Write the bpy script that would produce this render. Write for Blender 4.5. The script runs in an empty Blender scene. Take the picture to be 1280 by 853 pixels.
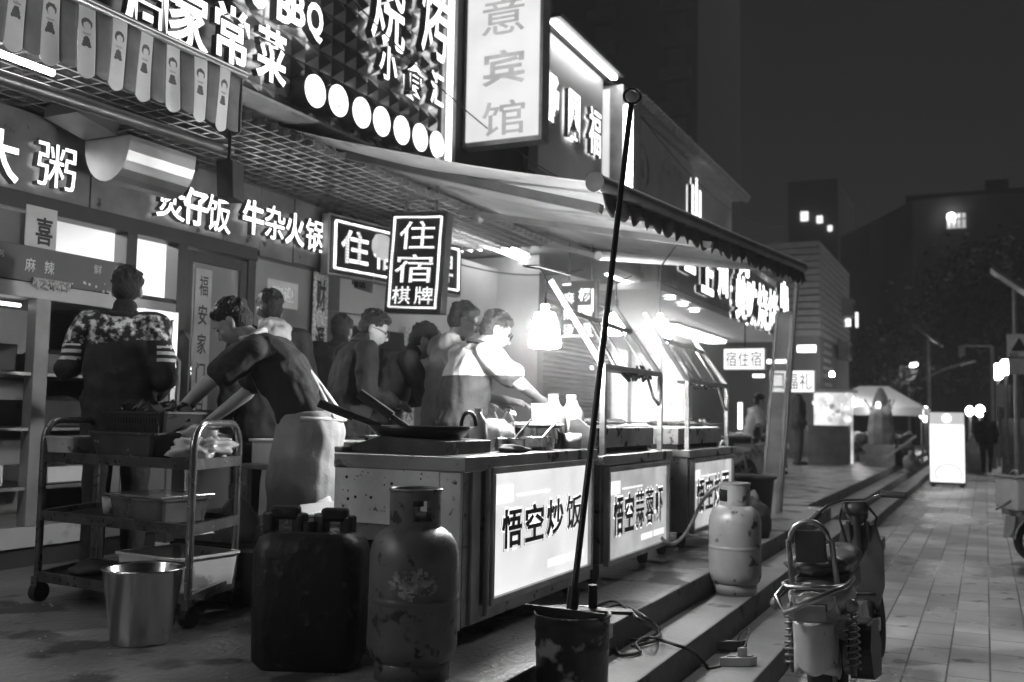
import bpy, math, random
from mathutils import Vector, Matrix, noise as mnoise
rnd = random.Random(7)
SC = bpy.context.scene
COL = SC.collection
R = math.radians
# ------------------------------------------------------------------ camera
FPX = 1244.0
TH, PH, RO = R(25.45), R(4.35), R(1.0)
CAM = Vector((0, 0, 1.33))
fw = Vector((-math.sin(TH) * math.cos(PH), math.cos(TH) * math.cos(PH), math.sin(PH)))
rg0 = Vector((math.cos(TH), math.sin(TH), 0)); up0 = rg0.cross(fw)
rg = rg0 * math.cos(RO) + up0 * math.sin(RO); up = up0 * math.cos(RO) - rg0 * math.sin(RO)
cd = bpy.data.cameras.new('camera'); cam = bpy.data.objects.new('camera', cd); COL.objects.link(cam)
cam.matrix_world = Matrix(((rg.x, up.x, -fw.x, CAM.x), (rg.y, up.y, -fw.y, CAM.y), (rg.z, up.z, -fw.z, CAM.z), (0, 0, 0, 1)))
cd.sensor_width = 36; cd.lens = FPX / 1280 * 36; cd.clip_end = 600; cd.clip_start = .05
cd.dof.use_dof = True; cd.dof.focus_distance = 4.3; cd.dof.aperture_fstop = 2.5
SC.camera = cam
# ------------------------------------------------------------------ sky, sun, exposure
SKY_STRENGTH, SUN_STRENGTH = 0.0011, 0.42
SUN_DIR = Vector((.14, .75, .80)).normalized()
w = bpy.data.worlds.new('World'); SC.world = w; w.use_nodes = True
nt = w.node_tree; bg = nt.nodes['Background']
sk = nt.nodes.new('ShaderNodeTexSky'); sk.sky_type = 'NISHITA'; sk.sun_disc = False
sk.sun_elevation = math.asin(SUN_DIR.z); sk.sun_rotation = math.atan2(SUN_DIR.x, SUN_DIR.y)
bw = nt.nodes.new('ShaderNodeRGBToBW'); nt.links.new(sk.outputs[0], bw.inputs[0]); 
gz = nt.nodes.new('ShaderNodeTexCoord'); gs = nt.nodes.new('ShaderNodeSeparateXYZ'); gm = nt.nodes.new('ShaderNodeMapRange'); gx = nt.nodes.new('ShaderNodeMath'); gx.operation = 'MULTIPLY'
nt.links.new(gz.outputs['Generated'], gs.inputs[0]); nt.links.new(gs.outputs[2], gm.inputs[0])      # town glow low in the sky, dark overhead
gm.inputs[1].default_value = .0; gm.inputs[2].default_value = .42; gm.inputs[3].default_value = 1.15; gm.inputs[4].default_value = .16
nt.links.new(bw.outputs[0], gx.inputs[0]); nt.links.new(gm.outputs[0], gx.inputs[1]); nt.links.new(gx.outputs[0], bg.inputs[0])
bg.inputs[1].default_value = SKY_STRENGTH
sl = bpy.data.lights.new('moon_sun', 'SUN'); sl.energy = SUN_STRENGTH; sl.angle = R(14)
so = bpy.data.objects.new('moon_sun', sl); COL.objects.link(so); so.rotation_euler = SUN_DIR.to_track_quat('Z', 'Y').to_euler()
SC.view_settings.view_transform = 'Standard'; SC.view_settings.look = 'None'
SC.view_settings.exposure = 0.75; SC.view_settings.gamma = 1.0
try: SC.view_settings.use_curve_mapping = False
except Exception: pass
SC.cycles.use_denoising = True
SC.cycles.max_bounces = 6; SC.cycles.diffuse_bounces = 3; SC.cycles.glossy_bounces = 3; SC.cycles.transmission_bounces = 4
SC.cycles.sample_clamp_indirect = 4.0; SC.cycles.caustics_reflective = False; SC.cycles.caustics_refractive = False
# ------------------------------------------------------------------ pixel of the photograph -> point in the street
def ray(x, y): return fw + rg * ((x - 640) / FPX) + up * ((426.5 - y) / FPX)
def onX(x, y, X): d = ray(x, y); return CAM + d * (X / d.x)
def onY(x, y, Y): d = ray(x, y); return CAM + d * (Y / d.y)
def onZ(x, y, Z): d = ray(x, y); return CAM + d * ((Z - CAM.z) / d.z)
def dep(x, y, D): return CAM + ray(x, y) * D
PL = .41      # level of the paved platform in front of the shops; the pavement is 0
# ------------------------------------------------------------------ materials (a black and white world)
MATS = {}
def M(name, v=.3, rough=.6, metal=0., var=.25, scale=6., stain=None, sscale=14., sth=.56, bump=0., bscale=60., spec=.5, trans=0., alpha=1., coat=0., stretch=None):
    if name in MATS: return MATS[name]
    m = bpy.data.materials.new(name); MATS[name] = m; m.use_nodes = True
    t = m.node_tree; N = t.nodes; L = t.links; b = N['Principled BSDF']
    b.inputs['Roughness'].default_value = rough; b.inputs['Metallic'].default_value = metal
    b.inputs['Specular IOR Level'].default_value = spec
    b.inputs['Transmission Weight'].default_value = trans; b.inputs['Alpha'].default_value = alpha; b.inputs['Coat Weight'].default_value = coat
    tc = N.new('ShaderNodeTexCoord'); mp = N.new('ShaderNodeMapping'); L.new(tc.outputs['Object'], mp.inputs[0])
    if stretch: mp.inputs['Scale'].default_value = stretch
    def noise(sc, det=6):
        n = N.new('ShaderNodeTexNoise'); n.inputs['Scale'].default_value = sc; n.inputs['Detail'].default_value = det; L.new(mp.outputs[0], n.inputs['Vector']); return n
    n = noise(scale); r = N.new('ShaderNodeValToRGB'); L.new(n.outputs['Fac'], r.inputs[0])
    lo, hi = v * (1 - var), v * (1 + var)
    r.color_ramp.elements[0].position = .3; r.color_ramp.elements[1].position = .7
    r.color_ramp.elements[0].color = (lo, lo, lo, 1); r.color_ramp.elements[1].color = (hi, hi, hi, 1)
    out = r.outputs[0]
    if stain is not None:
        n2 = noise(sscale, 8); r2 = N.new('ShaderNodeValToRGB'); L.new(n2.outputs['Fac'], r2.inputs[0])
        r2.color_ramp.elements[0].position = sth; r2.color_ramp.elements[1].position = sth + .07
        mx = N.new('ShaderNodeMix'); mx.data_type = 'RGBA'; L.new(r2.outputs[0], mx.inputs[0]); L.new(out, mx.inputs[6]); mx.inputs[7].default_value = (stain, stain, stain, 1); out = mx.outputs[2]
        rr = N.new('ShaderNodeMapRange'); L.new(r2.outputs[0], rr.inputs[0]); rr.inputs[3].default_value = rough; rr.inputs[4].default_value = min(1, rough + .35); L.new(rr.outputs[0], b.inputs['Roughness'])
    L.new(out, b.inputs['Base Color'])
    if bump:
        n3 = noise(bscale, 4); bp = N.new('ShaderNodeBump'); bp.inputs['Strength'].default_value = bump; bp.inputs['Distance'].default_value = .02
        L.new(n3.outputs['Fac'], bp.inputs['Height']); L.new(bp.outputs[0], b.inputs['Normal'])
    return m
def E(name, s, v=1., var=0., scale=2., dots=0., base=.6):
    """a light-giving surface: lamp, letter, lightbox, lit window"""
    if name in MATS: return MATS[name]
    m = bpy.data.materials.new(name); MATS[name] = m; m.use_nodes = True
    t = m.node_tree; N = t.nodes; L = t.links; b = N['Principled BSDF']
    b.inputs['Base Color'].default_value = (base, base, base, 1); b.inputs['Roughness'].default_value = .4
    b.inputs['Emission Color'].default_value = (v, v, v, 1); b.inputs['Emission Strength'].default_value = s
    tc = N.new('ShaderNodeTexCoord')
    if var:
        n = N.new('ShaderNodeTexNoise'); n.inputs['Scale'].default_value = scale; n.inputs['Detail'].default_value = 5; L.new(tc.outputs['Object'], n.inputs['Vector'])
        r = N.new('ShaderNodeMapRange'); L.new(n.outputs['Fac'], r.inputs[0]); r.inputs[1].default_value = .3; r.inputs[2].default_value = .7
        r.inputs[3].default_value = s * (1 - var); r.inputs[4].default_value = s * (1 + var); L.new(r.outputs[0], b.inputs['Emission Strength'])
    if dots:      # rows of single diodes
        v1 = N.new('ShaderNodeTexVoronoi'); v1.inputs['Scale'].default_value = dots; v1.inputs['Randomness'].default_value = 0
        L.new(tc.outputs['Object'], v1.inputs['Vector'])
        r = N.new('ShaderNodeMapRange'); L.new(v1.outputs['Distance'], r.inputs[0]); r.inputs[1].default_value = .62; r.inputs[2].default_value = .3
        r.inputs[3].default_value = s * .25; r.inputs[4].default_value = s * 1.6; L.new(r.outputs[0], b.inputs['Emission Strength'])
    return m
def glass(name, v=.9, rough=.03, alpha=.22):
    return M(name, v, rough, 0, .02, 3., alpha=alpha, spec=.6)
# ------------------------------------------------------------------ mesh builder
class MB:
    def __init__(s): s.v = []; s.f = []; s.sm = []; s.mi = []; s.cur = 0
    def add(s, vs, fs, smooth=False):
        o = len(s.v); s.v += [Vector(p) for p in vs]
        for f in fs: s.f.append(tuple(i + o for i in f)); s.sm.append(smooth); s.mi.append(s.cur)
        return s
    def mat(s, i): s.cur = i; return s
    def box(s, a, b):
        (x0, y0, z0), (x1, y1, z1) = a, b
        x0, x1 = min(x0, x1), max(x0, x1); y0, y1 = min(y0, y1), max(y0, y1); z0, z1 = min(z0, z1), max(z0, z1)
        v = [(x0, y0, z0), (x1, y0, z0), (x1, y1, z0), (x0, y1, z0), (x0, y0, z1), (x1, y0, z1), (x1, y1, z1), (x0, y1, z1)]
        return s.add(v, [(0, 3, 2, 1), (4, 5, 6, 7), (0, 1, 5, 4), (1, 2, 6, 5), (2, 3, 7, 6), (3, 0, 4, 7)])
    def obox(s, c, ax, ay, az):
        """box from centre and three half-axis vectors"""
        c = Vector(c); ax, ay, az = Vector(ax), Vector(ay), Vector(az)
        v = [c + ax * i + ay * j + az * k for k in (-1, 1) for i, j in ((-1, -1), (1, -1), (1, 1), (-1, 1))]
        return s.add(v, [(0, 3, 2, 1), (4, 5, 6, 7), (0, 1, 5, 4), (1, 2, 6, 5), (2, 3, 7, 6), (3, 0, 4, 7)])
    def bar(s, p, q, w, h=None, upv=(0, 0, 1)):
        p, q = Vector(p), Vector(q); d = q - p; n = d.normalized(); u = Vector(upv)
        if abs(n.dot(u)) > .98: u = Vector((0, 1, 0))
        sx = n.cross(u).normalized(); sz = sx.cross(n); h = h or w
        return s.obox((p + q) / 2, sx * w / 2, d / 2, sz * h / 2)
    def cyl(s, p, q, r0, r1=None, n=16, caps=True):
        p, q = Vector(p), Vector(q); r1 = r0 if r1 is None else r1
        d = (q - p).normalized(); a = d.orthogonal().normalized(); b = d.cross(a)
        vs = []
        for c, r in ((p, r0), (q, r1)):
            vs += [c + (a * math.cos(2 * math.pi * i / n) + b * math.sin(2 * math.pi * i / n)) * r for i in range(n)]
        s.add(vs, [(i, (i + 1) % n, n + (i + 1) % n, n + i) for i in range(n)], True)
        if caps:
            s.add(vs[:n], [tuple(range(n - 1, -1, -1))]); s.add(vs[n:], [tuple(range(n))])
        return s
    def tube(s, pts, r, n=8, closed=False, caps=True):
        pts = [Vector(p) for p in pts]; m = len(pts); rings = []; a = None
        for i, p in enumerate(pts):
            t = (pts[(i + 1) % m] - pts[i - 1]) if closed else (pts[min(i + 1, m - 1)] - pts[max(i - 1, 0)])
            t.normalize()
            if a is None: a = t.orthogonal().normalized()
            a = (a - t * a.dot(t)); a = a.normalized() if a.length > 1e-6 else t.orthogonal().normalized()
            b = t.cross(a); rr = r[i] if isinstance(r, (list, tuple)) else r
            rings.append([p + (a * math.cos(2 * math.pi * k / n) + b * math.sin(2 * math.pi * k / n)) * rr for k in range(n)])
        vs = [q for g in rings for q in g]; fs = []
        for i in range(m if closed else m - 1):
            j = (i + 1) % m
            fs += [(i * n + k, i * n + (k + 1) % n, j * n + (k + 1) % n, j * n + k) for k in range(n)]
        s.add(vs, fs, True)
        if caps and not closed:
            s.add(rings[0], [tuple(range(n - 1, -1, -1))]); s.add(rings[-1], [tuple(range(n))])
        return s
    def lathe(s, c, prof, n=28, sx=1., sy=1., smooth=True):
        c = Vector(c); vs = []
        for r, z in prof: vs += [c + Vector((r * sx * math.cos(2 * math.pi * i / n), r * sy * math.sin(2 * math.pi * i / n), z)) for i in range(n)]
        fs = []
        for j in range(len(prof) - 1): fs += [(j * n + i, j * n + (i + 1) % n, (j + 1) * n + (i + 1) % n, (j + 1) * n + i) for i in range(n)]
        return s.add(vs, fs, smooth)
    def ball(s, c, r, n=14, R3=None):
        c = Vector(c); r = (r, r, r) if not isinstance(r, (tuple, list)) else r; vs = []; h = n // 2 + 2
        for j in range(h + 1):
            t = math.pi * j / h
            for i in range(n):
                p = Vector((r[0] * math.sin(t) * math.cos(2 * math.pi * i / n), r[1] * math.sin(t) * math.sin(2 * math.pi * i / n), r[2] * math.cos(t)))
                vs.append(c + (R3 @ p if R3 else p))
        fs = [(j * n + i, (j + 1) * n + i, (j + 1) * n + (i + 1) % n, j * n + (i + 1) % n) for j in range(h) for i in range(n)]
        return s.add(vs, fs, True)
    def prism(s, poly, o, ax, ay, depth):
        """polygon (x,y) in the plane o,ax,ay pushed along ax x ay by depth"""
        o, ax, ay = Vector(o), Vector(ax), Vector(ay); n = ax.cross(ay).normalized() * depth; k = len(poly)
        a = [o + ax * x + ay * y for x, y in poly]; b = [p + n for p in a]
        s.add(a, [tuple(range(k - 1, -1, -1))]); s.add(b, [tuple(range(k))])
        return s.add(a + b, [(i, (i + 1) % k, k + (i + 1) % k, k + i) for i in range(k)])
    def quad(s, a, b, c, d): return s.add([a, b, c, d], [(0, 1, 2, 3)])
    def grid(s, fn, nu, nv, smooth=True):
        vs = [fn(i / nu, j / nv) for j in range(nv + 1) for i in range(nu + 1)]
        return s.add(vs, [(j * (nu + 1) + i, j * (nu + 1) + i + 1, (j + 1) * (nu + 1) + i + 1, (j + 1) * (nu + 1) + i) for j in range(nv) for i in range(nu)], smooth)
    def ring(s, c, ax, ay, R0, r, n=28, m=8):
        c, ax, ay = Vector(c), Vector(ax), Vector(ay)
        return s.tube([c + (ax * math.cos(2 * math.pi * i / n) + ay * math.sin(2 * math.pi * i / n)) * R0 for i in range(n)], r, m, True)
WM = {}
WS = bpy.data.scenes.new('workbench')      # emptied and removed at the end
def evaluated_mesh(ob):
    WS.collection.objects.link(ob); vl = WS.view_layers[0]; vl.update()
    me = bpy.data.meshes.new_from_object(ob.evaluated_get(vl.depsgraph)); WS.collection.objects.unlink(ob); return me
def wmat(o): return WM.get(o.name, Matrix.Identity(4))
def link(o, parent=None):
    COL.objects.link(o)
    if parent is not None: o.parent = parent
    WM[o.name] = wmat(parent) @ o.matrix_basis if parent is not None else o.matrix_basis.copy()
    return o
def obj(name, mb, mat, parent=None, bevel=0., solid=0., label=None):
    """one mesh object from a builder in WORLD coordinates (moved into the parent's space)"""
    me = bpy.data.meshes.new(name)
    inv = wmat(parent).inverted() if parent is not None else Matrix.Identity(4)
    me.from_pydata([inv @ v for v in mb.v], [], mb.f)
    for p, sm, mi in zip(me.polygons, mb.sm, mb.mi): p.use_smooth = sm; p.material_index = mi
    ml = list(mat) if isinstance(mat, (list, tuple)) else [mat]
    if mb.mi and max(mb.mi) >= len(ml): ml.append(M('letter_side', .16, .4, 0, .2))
    for m in ml: me.materials.append(m)
    me.update()
    o = bpy.data.objects.new(name, me); link(o, parent)
    if solid: md = o.modifiers.new('solid', 'SOLIDIFY'); md.thickness = solid; md.offset = 0
    if bevel: md = o.modifiers.new('bevel', 'BEVEL'); md.width = bevel; md.segments = 2; md.limit_method = 'ANGLE'
    if label: o['label'] = label
    return o
def thing(name, label, cat, loc=(0, 0, 0), rz=0., group=None):
    o = bpy.data.objects.new(name, None); o.location = loc; o.rotation_euler = (0, 0, rz); o.empty_display_size = .1
    COL.objects.link(o); WM[o.name] = Matrix.Translation(Vector(loc)) @ Matrix.Rotation(rz, 4, 'Z')
    return tag(o, label, cat, group)
def tag(o, label, cat, group=None, kind=None):
    o['label'] = label; o['category'] = cat
    if group: o['group'] = group
    if kind: o['kind'] = kind
    return o
def struct(name, mb, mat, bevel=0.):
    o = obj(name, mb, mat, None, bevel); o['kind'] = 'structure'; return o
def dup(root, loc, rz=0., label=None):
    r = root.copy(); COL.objects.link(r); r.location = loc; r.rotation_euler = (0, 0, rz)
    if label: r['label'] = label
    def kids(src, dst):
        for ch in list(src.children):
            c = ch.copy(); COL.objects.link(c); c.parent = dst; kids(ch, c)
    kids(root, r)
    return r
VX, VY, VZ = Vector((1, 0, 0)), Vector((0, 1, 0)), Vector((0, 0, 1))
def text_mb(mb, body, o, ax, ay, w, h, depth=.01, bold=.0, shear=0.):
    """lettering as a mesh, stretched to fill w x h from the corner o along ax (reading direction) and ay (up)"""
    if body[0] in '粥煲锅饭杂宿馆意烧烤福麻辣烫蒜蓉棋牌兴隆': bold = 0. if body[0] == '粥' else min(bold, .006)
    cu = bpy.data.curves.new('lettering', 'FONT'); cu.body = body; cu.size = 1; cu.extrude = .05; cu.offset = bold; cu.resolution_u = 3
    ob = bpy.data.objects.new('lettering_source', cu)
    me = evaluated_mesh(ob)
    bpy.data.objects.remove(ob); bpy.data.curves.remove(cu)
    xs = [v.co.x for v in me.vertices]; ys = [v.co.y for v in me.vertices]
    x0, x1, y0, y1 = min(xs), max(xs), min(ys), max(ys)
    o, ax, ay = Vector(o), Vector(ax).normalized(), Vector(ay).normalized(); n = ax.cross(ay)
    vs = [o + ax * ((v.co.x - x0) / (x1 - x0) * w) + (ay + ax * shear) * ((v.co.y - y0) / (y1 - y0) * h) + n * ((v.co.z + .05) / .1 * depth) for v in me.vertices]
    keep = mb.cur
    for flat in (True, False):      # faces of the letters, then their dark returns
        mb.cur = keep if flat else 1
        mb.add(vs, [tuple(p.vertices) for p in me.polygons if (abs(p.normal.z) > .5) == flat])
    mb.cur = keep; bpy.data.meshes.remove(me)
    return mb
def letters(mb, chars, o, ax, ay, pitch, w, h, depth=.03, bold=.03, dy=0.):
    for i, c in enumerate(chars):
        if c != ' ': text_mb(mb, c, Vector(o) + Vector(ax) * (pitch * i) + Vector(ay) * (dy * i), ax, ay, w, h, depth, bold)
    return mb
# ================================================================== common materials
steel = M('brushed_steel', .55, .32, 1., .25, 9., stain=.12, sscale=11, sth=.66, stretch=(1, 1, 3))
steel_dirty = M('stained_steel', .34, .38, .9, .3, 5., stain=.05, sscale=16, sth=.62, bump=.08, bscale=12)
chrome = M('chrome', .75, .14, 1., .08)
blackm = M('black_metal', .03, .4, .3, .3)
black_plastic = M('black_plastic', .025, .5, 0, .3)
dark_paint = M('dark_paint', .07, .45, 0, .3)
grey_paint = M('grey_paint', .28, .5, 0, .2)
white_paint = M('white_paint', .7, .5, 0, .12)
white_plastic = M('white_plastic', .72, .35, 0, .1)
clear_plastic = M('clear_plastic', .7, .15, 0, .1, alpha=.4)
wallm = M('plaster', .42, .8, 0, .18, 2.)
wall_dark = M('dark_wall', .09, .8, 0, .3, 2.)
rubber = M('rubber', .02, .7, 0, .3)
lamp_white = E('lamp_tube', 9.)
letter_lit = E('lit_letter', 1.5)
lit_soft = E('lit_soft', 1.2)
# ================================================================== ground
def tiles_mat(name, v, bw_, rh, mort, rough):
    m = M(name, v, rough, 0, .35, 1.3, stain=.10, sscale=5, sth=.62, bump=.5, bscale=55); t = m.node_tree; N = t.nodes; L = t.links; b = N['Principled BSDF']
    src = b.inputs['Base Color'].links[0].from_socket
    tc = N.new('ShaderNodeTexCoord'); sp = N.new('ShaderNodeSeparateXYZ'); cb = N.new('ShaderNodeCombineXYZ'); L.new(tc.outputs['Object'], sp.inputs[0])
    L.new(sp.outputs[1], cb.inputs[0]); L.new(sp.outputs[0], cb.inputs[1])
    br = N.new('ShaderNodeTexBrick'); L.new(cb.outputs[0], br.inputs['Vector']); br.inputs['Scale'].default_value = 1
    br.inputs['Brick Width'].default_value = bw_; br.inputs['Row Height'].default_value = rh; br.inputs['Mortar Size'].default_value = mort
    br.inputs['Color1'].default_value = (.6, .6, .6, 1); br.inputs['Color2'].default_value = (1.3, 1.3, 1.3, 1); br.inputs['Mortar'].default_value = (.14, .14, .14, 1); br.inputs['Bias'].default_value = .2
    br.offset = .37; br.inputs['Mortar Smooth'].default_value = .3
    mx = N.new('ShaderNodeMix'); mx.data_type = 'RGBA'; mx.blend_type = 'MULTIPLY'; mx.inputs[0].default_value = 1
    L.new(src, mx.inputs[6]); L.new(br.outputs[0], mx.inputs[7])
    n2 = N.new('ShaderNodeTexNoise'); n2.inputs['Scale'].default_value = .55; n2.inputs['Detail'].default_value = 8; L.new(tc.outputs['Object'], n2.inputs['Vector'])
    r2 = N.new('ShaderNodeMapRange'); L.new(n2.outputs[0], r2.inputs[0]); r2.inputs[1].default_value = .35; r2.inputs[2].default_value = .65; r2.inputs[3].default_value = .5; r2.inputs[4].default_value = 1.25
    m2 = N.new('ShaderNodeMix'); m2.data_type = 'RGBA'; m2.blend_type = 'MULTIPLY'; m2.inputs[0].default_value = 1; L.new(mx.outputs[2], m2.inputs[6]); L.new(r2.outputs[0], m2.inputs[7])
    L.new(m2.outputs[2], b.inputs['Base Color'])
    r3 = N.new('ShaderNodeMapRange'); L.new(n2.outputs[0], r3.inputs[0]); r3.inputs[1].default_value = .4; r3.inputs[2].default_value = .62; r3.inputs[3].default_value = .25; r3.inputs[4].default_value = .65; L.new(r3.outputs[0], b.inputs['Roughness'])
    bp = N.new('ShaderNodeBump'); bp.inputs['Strength'].default_value = .5; bp.inputs['Distance'].default_value = .006; L.new(br.outputs['Fac'], bp.inputs['Height']); bp.invert = True
    if b.inputs['Normal'].links: L.new(b.inputs['Normal'].links[0].from_socket, bp.inputs['Normal'])
    L.new(bp.outputs[0], b.inputs['Normal'])
    return m
pave = tiles_mat('pavement_tiles', .46, .42, .21, .006, .42)
struct('sidewalk', MB().quad((-60, -30, 0), (80, -30, 0), (80, 160, 0), (-60, 160, 0)), pave)
conc = M('platform_concrete', .22, .30, 0, .5, 1.6, stain=.06, sscale=2.6, sth=.54, bump=.4, bscale=30)
stepm = M('step_stone', .19, .5, 0, .3, 2.5, stain=.10, sscale=5, sth=.62, bump=.2, bscale=50)
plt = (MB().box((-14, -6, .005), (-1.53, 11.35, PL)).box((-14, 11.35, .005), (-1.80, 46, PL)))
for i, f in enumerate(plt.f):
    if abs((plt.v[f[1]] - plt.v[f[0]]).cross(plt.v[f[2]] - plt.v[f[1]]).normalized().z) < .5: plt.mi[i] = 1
struct('platform', plt, [conc, M('step_riser_shaded', .05, .55, 0, .35, 4., stain=.03, sscale=6, sth=.6, bump=.2, bscale=40)], .012)  # riser shade put into a darker base colour, stains on top
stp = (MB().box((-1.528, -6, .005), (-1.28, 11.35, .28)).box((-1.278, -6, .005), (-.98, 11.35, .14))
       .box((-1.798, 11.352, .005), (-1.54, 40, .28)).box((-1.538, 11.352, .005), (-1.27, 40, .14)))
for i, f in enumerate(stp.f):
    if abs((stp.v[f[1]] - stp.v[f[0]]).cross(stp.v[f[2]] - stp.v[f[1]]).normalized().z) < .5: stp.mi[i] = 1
struct('steps', stp, [stepm, M('step_riser_shaded', .05, .55, 0, .35, 4., stain=.03, sscale=6, sth=.6, bump=.2, bscale=40)], .010)  # upright faces darkened in colour for the shade they stand in
# ================================================================== first shop (nearest)
ZT = 2.62
shop = thing('restaurant_building', 'two storey restaurant with open steel framed doorway and dark upper front', 'building', (-5.3, 3, PL))
wl = MB()
wl.box((-5.45, -3, PL), (-5.25, 2.3, ZT)).box((-5.45, -3, ZT), (-5.25, 7.2, 3.35)).box((-5.45, 6.15, PL), (-5.27, 7.2, ZT)).box((-6.6, 7.0, PL), (-5.45, 7.2, 3.35))
obj('wall', wl, wall_dark, shop)
obj('upper_wall', MB().box((-9.5, -3, 3.36), (-4.8, 10.3, 8.2)), M('upper_front', .05, .7, 0, .4, 1.5), shop)
room = MB()
room.quad((-9, 1.5, PL), (-9, 7, PL), (-9, 7, 3.3), (-9, 1.5, 3.3)).quad((-9, 1.5, 3.3), (-9, 7, 3.3), (-5.45, 7, 3.3), (-5.45, 1.5, 3.3)).quad((-9, 7, PL), (-5.46, 7, PL), (-5.46, 7, 3.3), (-9, 7, 3.3)).quad((-9, 1.5, PL), (-9, 1.5, 3.3), (-5.46, 1.5, 3.3), (-5.46, 1.5, PL))
obj('room_walls', room, M('white_tiled_room', .7, .4, 0, .06, 1.), shop)
obj('ceiling_lamp', MB().box((-7.6, 3, 3.2), (-7.3, 6, 3.26)), E('room_lamp', 48.), shop)
fr = MB()
for y in (2.35, 4.90, 5.37, 6.12): fr.box((-5.30, y - .045, PL), (-5.18, y + .045, ZT))
fr.box((-5.31, 2.3, ZT - .10), (-5.17, 6.17, ZT + .002)); fr.box((-5.29, 4.95, 2.06), (-5.2, 5.33, 2.12))
obj('door_frame', fr, M('dark_aluminium', .025, .5, 0, .2), shop, .004)
dl = obj('door_leaf', MB().box((-5.24, 5.42, PL + .02), (-5.19, 5.49, 2.5)).box((-5.24, 6.0, PL + .02), (-5.19, 6.07, 2.5)).box((-5.24, 5.49, 2.42), (-5.19, 6.0, 2.5)).box((-5.24, 5.49, PL + .02), (-5.19, 6.0, PL + .2)).box((-5.24, 5.49, 1.25), (-5.19, 6.0, 1.34)), MATS['dark_aluminium'], shop, .004)
obj('pane', MB().box((-5.222, 5.49, PL + .2), (-5.212, 6.0, 2.42)), glass('door_glass', .25, .04, .75), dl)
obj('handle', MB().tube([(-5.17, 5.40, 1.3), (-5.10, 5.40, 1.36), (-5.10, 5.40, 1.84), (-5.17, 5.40, 1.9)], .014), chrome, dl)
# calligraphy strip behind the glass
cs = thing('calligraphy_scroll', 'tall grey paper scroll with a column of brushed characters on glass door', 'scroll', (-5.2, 5.62, 1.3))
obj('paper', MB().box((-5.208, 5.53, 1.0), (-5.203, 5.70, 2.38)), M('grey_paper', .35, .8, 0, .15), cs)
t = MB()
for i, c in enumerate('福安家门百兴'): text_mb(t, c, (-5.2025, 5.57, 2.18 - i * .215), VY, VZ, .09, .15, .002, .01)
obj('lettering', t, blackm, cs)
for (y0, y1, z0, z1, body, lab) in ((6.4, 6.8, 2.2, 2.42, '欢迎', 'pale wide notice stuck high on the grey shop glass'),):
    n_ = thing('paper_notice', lab, 'notice', (-5.26, y0, z0)); obj('sheet', MB().box((-5.262, y0, z0), (-5.256, y1, z1)), M('pale_paper', .5, .8, 0, .15), n_)
    obj('lettering', text_mb(MB(), body, (-5.2555, y0 + .05, z0 + .05), VY, VZ, y1 - y0 - .1, z1 - z0 - .09, .002, .01), M('faint_ink', .75, .8), n_)
obj('shop_glass', MB().box((-5.262, 6.2, PL + .1), (-5.2575, 7.05, 2.56)) if False else MB().box((-5.266, 6.2, PL + .1), (-5.262, 7.0, 2.56)), M('frosted_glass', .22, .3, 0, .15, 2.), shop)
# couplet strips on the pillar
for y, z0, z1, txt, lab in ((7.04, .95, 2.55, '财源广进', 'long speckled couplet paper on the pillar beside the restaurant'), (8.55, .9, 2.2, '生意兴隆', 'short speckled couplet paper under the hanging lodging sign')):
    c_ = thing('couplet_strip', lab, 'couplet', (-5.2, y, z0), 0, 'couplet strips by the doors')
    obj('paper', MB().box((-5.215, y - .09, z0), (-5.205, y + .12, z1)), M('speckled_paper', .5, .7, 0, .5, 40., stain=.2, sscale=60, sth=.55), c_)
    t = MB(); hh = (z1 - z0) / len(txt)
    for i, c in enumerate(txt): text_mb(t, c, (-5.2045, y - .05, z1 - (i + .85) * hh), VY, VZ, .13, hh * .7, .002, .02)
    obj('lettering', t, blackm, c_)
obj('pillar', MB().box((-5.4, 7.0, PL), (-5.218, 7.35, 3.2)), wall_dark, shop)
# sign band with channel letters
band = thing('restaurant_fascia_sign', 'dark tin fascia with white lit letters above the restaurant door', 'shop sign', (-5.2, 5, ZT))
bm = MB(); y = 1.2
while y < 7.15:
    y2 = min(y + .42, 7.2); bm.box((-5.249, y, ZT + .003 + rnd.uniform(-.05, 0)), (-5.21 + rnd.uniform(-.006, .006), y2 - .006, 3.12)); y = y2
obj('tin_panel', bm, M('tin_panel', .17, .5, .4, .35, 4., stain=.05, sscale=9, sth=.64), band)
t = MB()
for c, px, py, w_ in (('粥', 68, 206, .28), ('煲', 211, 248, .27), ('仔', 242, 257, .25), ('饭', 271, 266, .25), ('牛', 314, 270, .25), ('杂', 341, 277, .25), ('火', 366, 285, .25), ('锅', 391, 293, .25)):
    p = onX(px, py, -5.16); text_mb(t, c, (-5.185, p.y - w_ / 2, p.z - .15), VY, VZ, w_, .27, .05, .022)
p = onX(2, 195, -5.16); text_mb(t, '大', (-5.185, p.y - .16, p.z - .15), VY, VZ, .26, .3, .05, .022)
obj('lettering', t, letter_lit, band)
# red-paper 喜 and grey board left of the window
q = onX(52, 292, -5.16); n_ = thing('paper_notice', 'single character paper notice left of the bright window', 'notice', q)
obj('sheet', MB().box((-5.17, q.y - .11, q.z - .25), (-5.164, q.y + .11, q.z + .16)), M('pale_paper', .5, .8, 0, .15), n_)
obj('lettering', text_mb(MB(), '喜', (-5.1635, q.y - .04, q.z - .07), VY, VZ, .12, .17, .003, .02), blackm, n_)
obj('wall_panel', MB().box((-5.25, 2.2, 2.0), (-5.2, 4.12, ZT - .12)), M('grey_wall_panel', .11, .7, 0, .2, 2.), shop)
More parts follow.
